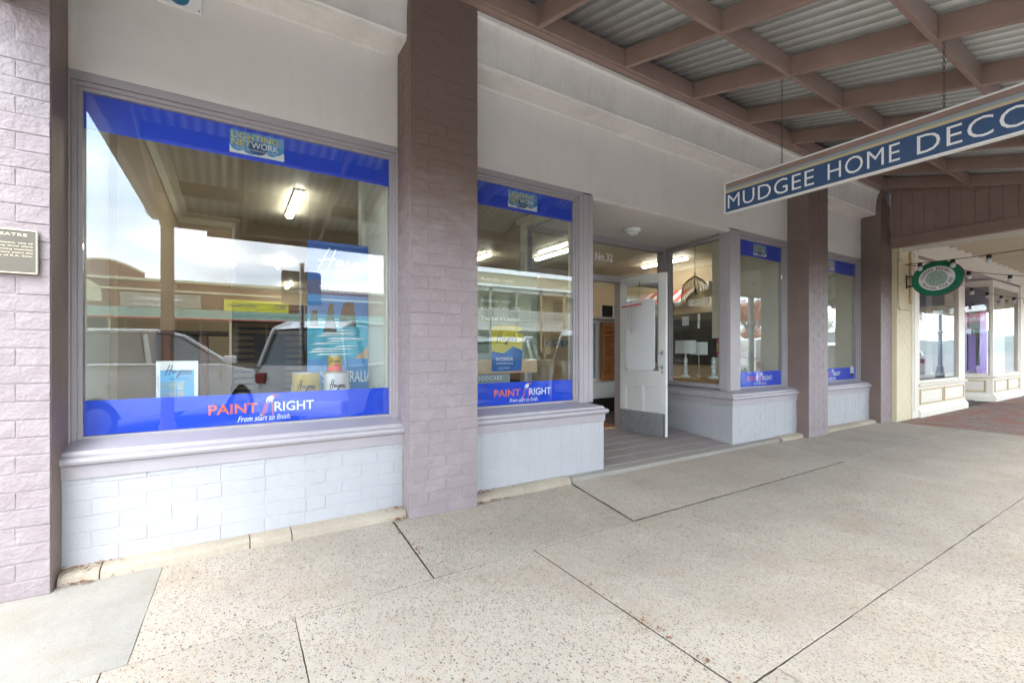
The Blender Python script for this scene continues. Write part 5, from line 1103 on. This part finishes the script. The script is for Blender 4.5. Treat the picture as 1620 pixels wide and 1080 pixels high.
# ------------------------------------------------------------------ cars
TAILM = mat('tail_lamp_lens', (.30, .03, .03), .2)
def make_car(kind, paint, lab, x, y, rz):
    t = thing('parked_car', lab, 'car', (x, y, -.15), rz, 'cars parked at an angle to the kerb')
    if kind == 'hatch': Lc, Wc = 4.3, .88; low = [(-2.1, .40), (-2.15, .7), (-2.1, 1.14), (-1.2, 1.16), (.9, 1.10), (1.75, .95), (2.1, .74), (2.15, .40)]; roof = [(-2.05, 1.12), (-1.8, 1.52), (-1.2, 1.64), (-.2, 1.67), (.3, 1.60), (1.15, 1.10)]; wr = .32
    elif kind == 'wagon': Lc, Wc = 4.8, .93; low = [(-2.35, .45), (-2.4, .75), (-2.35, 1.1), (-1.2, 1.12), (.85, 1.12), (1.95, 1.02), (2.3, .85), (2.35, .45)]; roof = [(-2.3, 1.08), (-2.15, 1.70), (-1.8, 1.84), (-.1, 1.86), (.3, 1.78), (.95, 1.14)]; wr = .38
    else: Lc, Wc = 5.1, .92; low = [(-2.55, .5), (-2.55, 1.05), (-.55, 1.08), (.9, 1.10), (2.1, 1.02), (2.5, .85), (2.55, .45)]; roof = [(-.6, 1.08), (-.5, 1.70), (-.3, 1.78), (.55, 1.78), (.8, 1.70), (1.45, 1.12)]; wr = .38
    fx, rx = Lc * .31, -Lc * .30
    def arch(cx): return [(cx - wr - .06 + (2 * wr + .12) * i / 8, .32 + (wr + .05) * math.sin(math.pi * i / 8)) for i in range(9)]
    bot = [(low[-1][0], .28)] + arch(fx)[::-1] + arch(rx)[::-1] + [(low[0][0], .28)]
    prof = low + bot; n = len(prof)
    # curved sides: five slices across the width
    cuts = [(-1.0, .0), (-.97, .03), (-.6, .05), (0, .06), (.6, .05), (.97, .03), (1.0, .0)]
    b = MB(); v = []
    for cu, bul in cuts:
        for x_, z_ in prof:
            tw = 1 - .10 * max(0, abs(x_) / (Lc / 2) - .6) / .4; sidez = 1 - .07 * max(0, (z_ - .75) / .5) - .04 * max(0, (.5 - z_) / .3)
            sh_ = 1 + (abs(cu) > .9) * -.0; xx = x_ * (1 - .035 * abs(cu) ** 3 * (abs(x_) > Lc * .42)); v.append((xx, cu * Wc * tw * sidez, z_ - (.02 if abs(cu) == 1 else 0) * (z_ > .7)))
    m_ = len(cuts); f = [(i * n + k, i * n + (k + 1) % n, (i + 1) * n + (k + 1) % n, (i + 1) * n + k) for i in range(m_ - 1) for k in range(n)] + [tuple(range(n)), tuple(range(m_ * n - 1, (m_ - 1) * n - 1, -1))]
    obj('body', b.add(v, f), paint, t, 0, True, local=True)
    def yw(z_): return Wc * .91 - (z_ - .95) * .26
    # cabin: roof skin and pillars, then glass
    k = len(roof); v = [(x_, -yw(z_), z_) for x_, z_ in roof] + [(x_, yw(z_), z_) for x_, z_ in roof]
    gl = MB().add([(x_ * .985, -yw(z_) + .012, z_ - .015) for x_, z_ in roof] + [(x_ * .985, yw(z_) - .012, z_ - .015) for x_, z_ in roof], [tuple(range(k)), tuple(range(2 * k - 1, k - 1, -1))] + [(i, i + 1, k + i + 1, k + i) for i in range(k - 1)])
    obj('windows', gl, CARGLASS, t, local=True)
    rb = MB()
    for sgn in (-1, 1):
        for i in range(k - 1): rb.tube([(roof[i][0], sgn * (yw(roof[i][1]) - .0), roof[i][1]), (roof[i + 1][0], sgn * (yw(roof[i + 1][1]) - .0), roof[i + 1][1])], .035, 6)
        xm = (roof[1][0] + roof[-1][0]) / 2 - .1
        for xb_ in ([xm, xm - 1.0] if kind != 'ute' else []): rb.tube([(xb_, sgn * (yw(1.0) - .0), 1.0), (xb_ + .03, sgn * yw(roof[2][1] - .05), roof[2][1] - .04)], .035, 6)
    obj('pillars', rb, paint, t, 0, True, local=True)
    rt = [p for p in roof if p[1] > roof[2][1] - .2 - (.3 if kind == 'hatch' else 0)]
    kk = len(rt); obj('roof_panel', MB().add([(x_, -yw(z_), z_) for x_, z_ in rt] + [(x_, 0, z_ + .03) for x_, z_ in rt] + [(x_, yw(z_), z_) for x_, z_ in rt], [(i + a * kk, i + 1 + a * kk, i + 1 + (a + 1) * kk, i + (a + 1) * kk) for i in range(kk - 1) for a in range(2)]), paint, t, 0, True, local=True)
    if kind != 'ute': obj('interior_trim', MB().box(roof[0][0] + .3, roof[-1][0] - .3, -Wc * .8, Wc * .8, .6, 1.0), DARK, t, local=True)
    for cx_ in (fx, rx):
        for sgn in (-1, 1):
            wv = MB(); yy = sgn * (Wc - .12); wv.lathe((cx_, yy - .11, wr), [(wr * .6, 0), (wr * .97, .0), (wr, .02), (wr, .20), (wr * .97, .22), (wr * .6, .22)], 28, 'y'); wh = obj('wheel', wv, RUBBER, t, 0, True, local=True)
            rv = MB(); y_ = yy + sgn * .112
            for s in range(5):
                a = 2 * math.pi * s / 5; ax = (Vector((math.cos(a), 0, math.sin(a))), Vector((-math.sin(a), 0, math.cos(a))), Vector((0, 1, 0))); rv.obox(Vector((cx_, y_, wr)) + ax[0] * wr * .33, ax, wr * .3, .045, .012)
            rv.lathe((cx_, y_ - .01, wr), [(wr * .58, 0), (wr * .66, 0), (wr * .66, .02), (wr * .58, .02)], 24, 'y'); rim = obj('rim', rv, STEEL, wh, local=True); rim.location -= wh.location
    for sgn in (-1, 1):
        hx = low[-2][0]; hz = low[-2][1]
        obj('headlight', MB().add([(hx - .36, sgn * (Wc * .955), hz + .13), (hx - .04, sgn * Wc * .80, hz + .06), (hx - .0, sgn * Wc * .72, hz - .06), (hx - .30, sgn * (Wc * .975), hz - .02), (hx - .36, sgn * Wc * .8, hz + .13), (hx - .04, sgn * Wc * .6, hz + .06), (hx - .06, sgn * Wc * .6, hz - .06), (hx - .3, sgn * Wc * .8, hz - .02)], [(0, 1, 2, 3), (4, 7, 6, 5), (0, 4, 5, 1), (1, 5, 6, 2), (2, 6, 7, 3), (3, 7, 4, 0)]), LAMP, t, .01, local=True)
        obj('taillight', MB().box(low[0][0] - .03, low[0][0] + .12, sgn * Wc * .78 - .09, sgn * Wc * .78 + .09, .80, .98), TAILM, t, .02, local=True)
        obj('mirror', MB().obox((roof[-1][0] - .18, sgn * (Wc + .07), roof[-1][1] + .08), (Vector((1, 0, 0)), Vector((0, 1, 0)), DZ), .06, .10, .07), paint, t, .03, True, local=True)
        for hx_ in (-.1, -1.05) if kind != 'ute' else (.0,): obj('door_handle', MB().box(hx_ - .1, hx_ + .1, sgn * Wc * .985 - .015, sgn * Wc * .985 + .015, .86, .895), paint, t, .008, local=True)
        sb = MB()
        for xx in ((-.35, .85) if kind != 'ute' else (-.45, .9)): sb.box(xx - .004, xx + .004, sgn * Wc * .965 - .02, sgn * Wc * .965 + .012, .45, .93)
        obj('door_gap', sb, DARK, t, local=True)
    if kind == 'ute':
        obj('canopy', MB().box(-2.5, -.62, -Wc * .9, Wc * .9, 1.085, 1.72), paint, t, .05, True, local=True)
        b = MB()
        for sgn in (-1, 1): Pu = Plane((0, sgn * (Wc * .9 + .003), 1.3), (sgn * -1, 0, 0), (0, 0, 1), .002); Pu.text(b, 'KSMART', (-.75 if sgn < 0 else -2.3) if False else (.95 if sgn < 0 else -2.15), 0, 1.1, .2, 1, .02)
        printed('lettering', b, NAVY, t).parent = t
    obj('bumper', MB().box(-Lc / 2 - .03, -Lc / 2 + .12, -Wc * .86, Wc * .86, .33, .55), paint, t, .04, True, local=True); obj('grille', MB().box(low[-2][0] - .02, low[-2][0] + .035, -Wc * .5, Wc * .5, .5, .72), DARK, t, .01, local=True)
    return t
hd = rad(-47)
def park(kind, paint, lab, xn, yn=-4.7):
    Lh = {'hatch': 2.15, 'wagon': 2.4, 'ute': 2.55}[kind]; return make_car(kind, paint, lab, xn - Lh * math.cos(hd), yn - Lh * math.sin(hd), hd)
park('hatch', CARW, 'white hatchback reversed to the kerb at the left, reflected in the big window', .1)
park('wagon', CARW, 'tall white wagon parked behind the parking sign pole', 4.2); park('hatch', CARD, 'dark hatchback parked opposite the second window', 7.6); park('wagon', CARS, 'silver wagon parked opposite the doorway', 10.4)
park('ute', CARW, 'white ute with a lettered canopy parked beyond the doorway', 18.8); park('hatch', CARS, 'silver hatchback parked outside the neighbouring shop', 23.5); park('hatch', CARW, 'white hatchback parked farthest along the kerb', 28.0); park('wagon', CARD, 'dark wagon parked to the left out past the awning', -3.6)

# ------------------------------------------------------------------ trees, pole, give way sign
def tree(x, y, h, lab, leafm, nleaf, bare, cr_):
    t = thing('street_tree', lab, 'tree', (x, y, -.15), 0, 'trees along the far street'); tr = MB(); tips = []
    def branch(p, d, ln, r, lev):
        q = p + d * ln; tr.tube([p, p + d * ln * .5 + Vector((R.uniform(-.1, .1), R.uniform(-.1, .1), 0)) * ln, q], [r, r * .8, r * .55], 6, False); tips.append((q, lev))
        if lev < 4:
            for _ in range(3 if lev else 5): dd_ = (d + Vector((R.uniform(-1, 1), R.uniform(-1, 1), R.uniform(-.25, .6))) * .75).normalized(); branch(q if R.random() < .6 else p + d * ln * R.uniform(.5, 1), dd_, ln * R.uniform(.55, .8), r * .55, lev + 1)
    branch(Vector((x, y, -.15)), Vector((0, 0, 1)), h * .28, h * .022, 0); obj('trunk', tr, BARK, t, 0, True)
    b = MB(); tp = [q for q, l_ in tips if l_ >= 2 and (q.z < h * bare)] or [tips[-1][0]]
    for _ in range(nleaf):
        c = R.choice(tp) + Vector((R.gauss(0, cr_), R.gauss(0, cr_), R.gauss(0, cr_ * .8))); s = R.uniform(.07, .15); a = Vector((R.uniform(-1, 1), R.uniform(-1, 1), R.uniform(-1, 1))).normalized(); e_ = a.orthogonal().normalized()
        b.add([c - a * s, c - e_ * s * .6, c + a * s, c + e_ * s * .6], [(0, 1, 2, 3)])
    obj('crown', b, leafm, t, fixn=False)
tree(46, -20, 9.5, 'autumn tree with orange lower leaves and bare top', LEAFR, 5000, .62, .45); tree(66, -24, 8, 'green tree far along the street', LEAFG, 5000, 2, .6); tree(88, -22, 10, 'tall green tree at the far end of the street', LEAFG, 5000, 2, .7); tree(80, -40, 7, 'orange leaved tree beyond the far junction', LEAFR, 4000, 2, .5); tree(110, -30, 11, 'large dark green tree closing the street', LEAFG, 6000, 2, .8)
pp_ = thing('power_pole', 'timber power pole with a crossarm beyond the cars', 'pole', (56, -26, -.15)); obj('shaft', MB().tube([(56, -26, -.15), (56, -26, 10)], [.17, .11], 10), BARK, pp_); obj('crossarm', MB().box(54.8, 57.2, -26.08, -25.9, 8.9, 9.05), BARK, pp_); obj('crossarm', MB().box(55.1, 56.9, -26.08, -25.9, 7.9, 8.05), BARK, pp_)
gw = thing('give_way_sign', 'red and white triangular sign reflected in the neighbouring bay', 'sign', (44, -7, -.15)); obj('pole', MB().tube([(44, -7, -.15), (44, -7, 2.3)], .035, 8), STEEL, gw); obj('plate', MB().add([(43.99, -6.4, 2.3), (43.99, -7.6, 2.3), (43.99, -7, 1.3), (43.98, -6.4, 2.3), (43.98, -7.6, 2.3), (43.98, -7, 1.3)], [(0, 1, 2), (3, 5, 4), (0, 3, 4, 1), (1, 4, 5, 2), (2, 5, 3, 0)]), RED, gw); obj('face', MB().add([(43.975, -6.6, 2.21), (43.975, -7.4, 2.21), (43.975, -7, 1.53), (43.972, -6.6, 2.21), (43.972, -7.4, 2.21), (43.972, -7, 1.53)], [(0, 1, 2), (3, 5, 4), (0, 3, 4, 1), (1, 4, 5, 2), (2, 5, 3, 0)]), WHITE, gw)
hl = obj('hills', MB().add([(x, 260 if False else y, z) for x, y, z in sum([[(180 + 0 * i, -160 + i * 20, -.2), (330, -160 + i * 20, 7 + 4 * math.sin(i * 1.3) + 4 * math.sin(i * .6))] for i in range(18)], [])], [(2 * i, 2 * i + 2, 2 * i + 3, 2 * i + 1) for i in range(17)]), mat('far_hill', (.07, .085, .075), .9, .2, .05), None); hl['kind'] = 'structure'
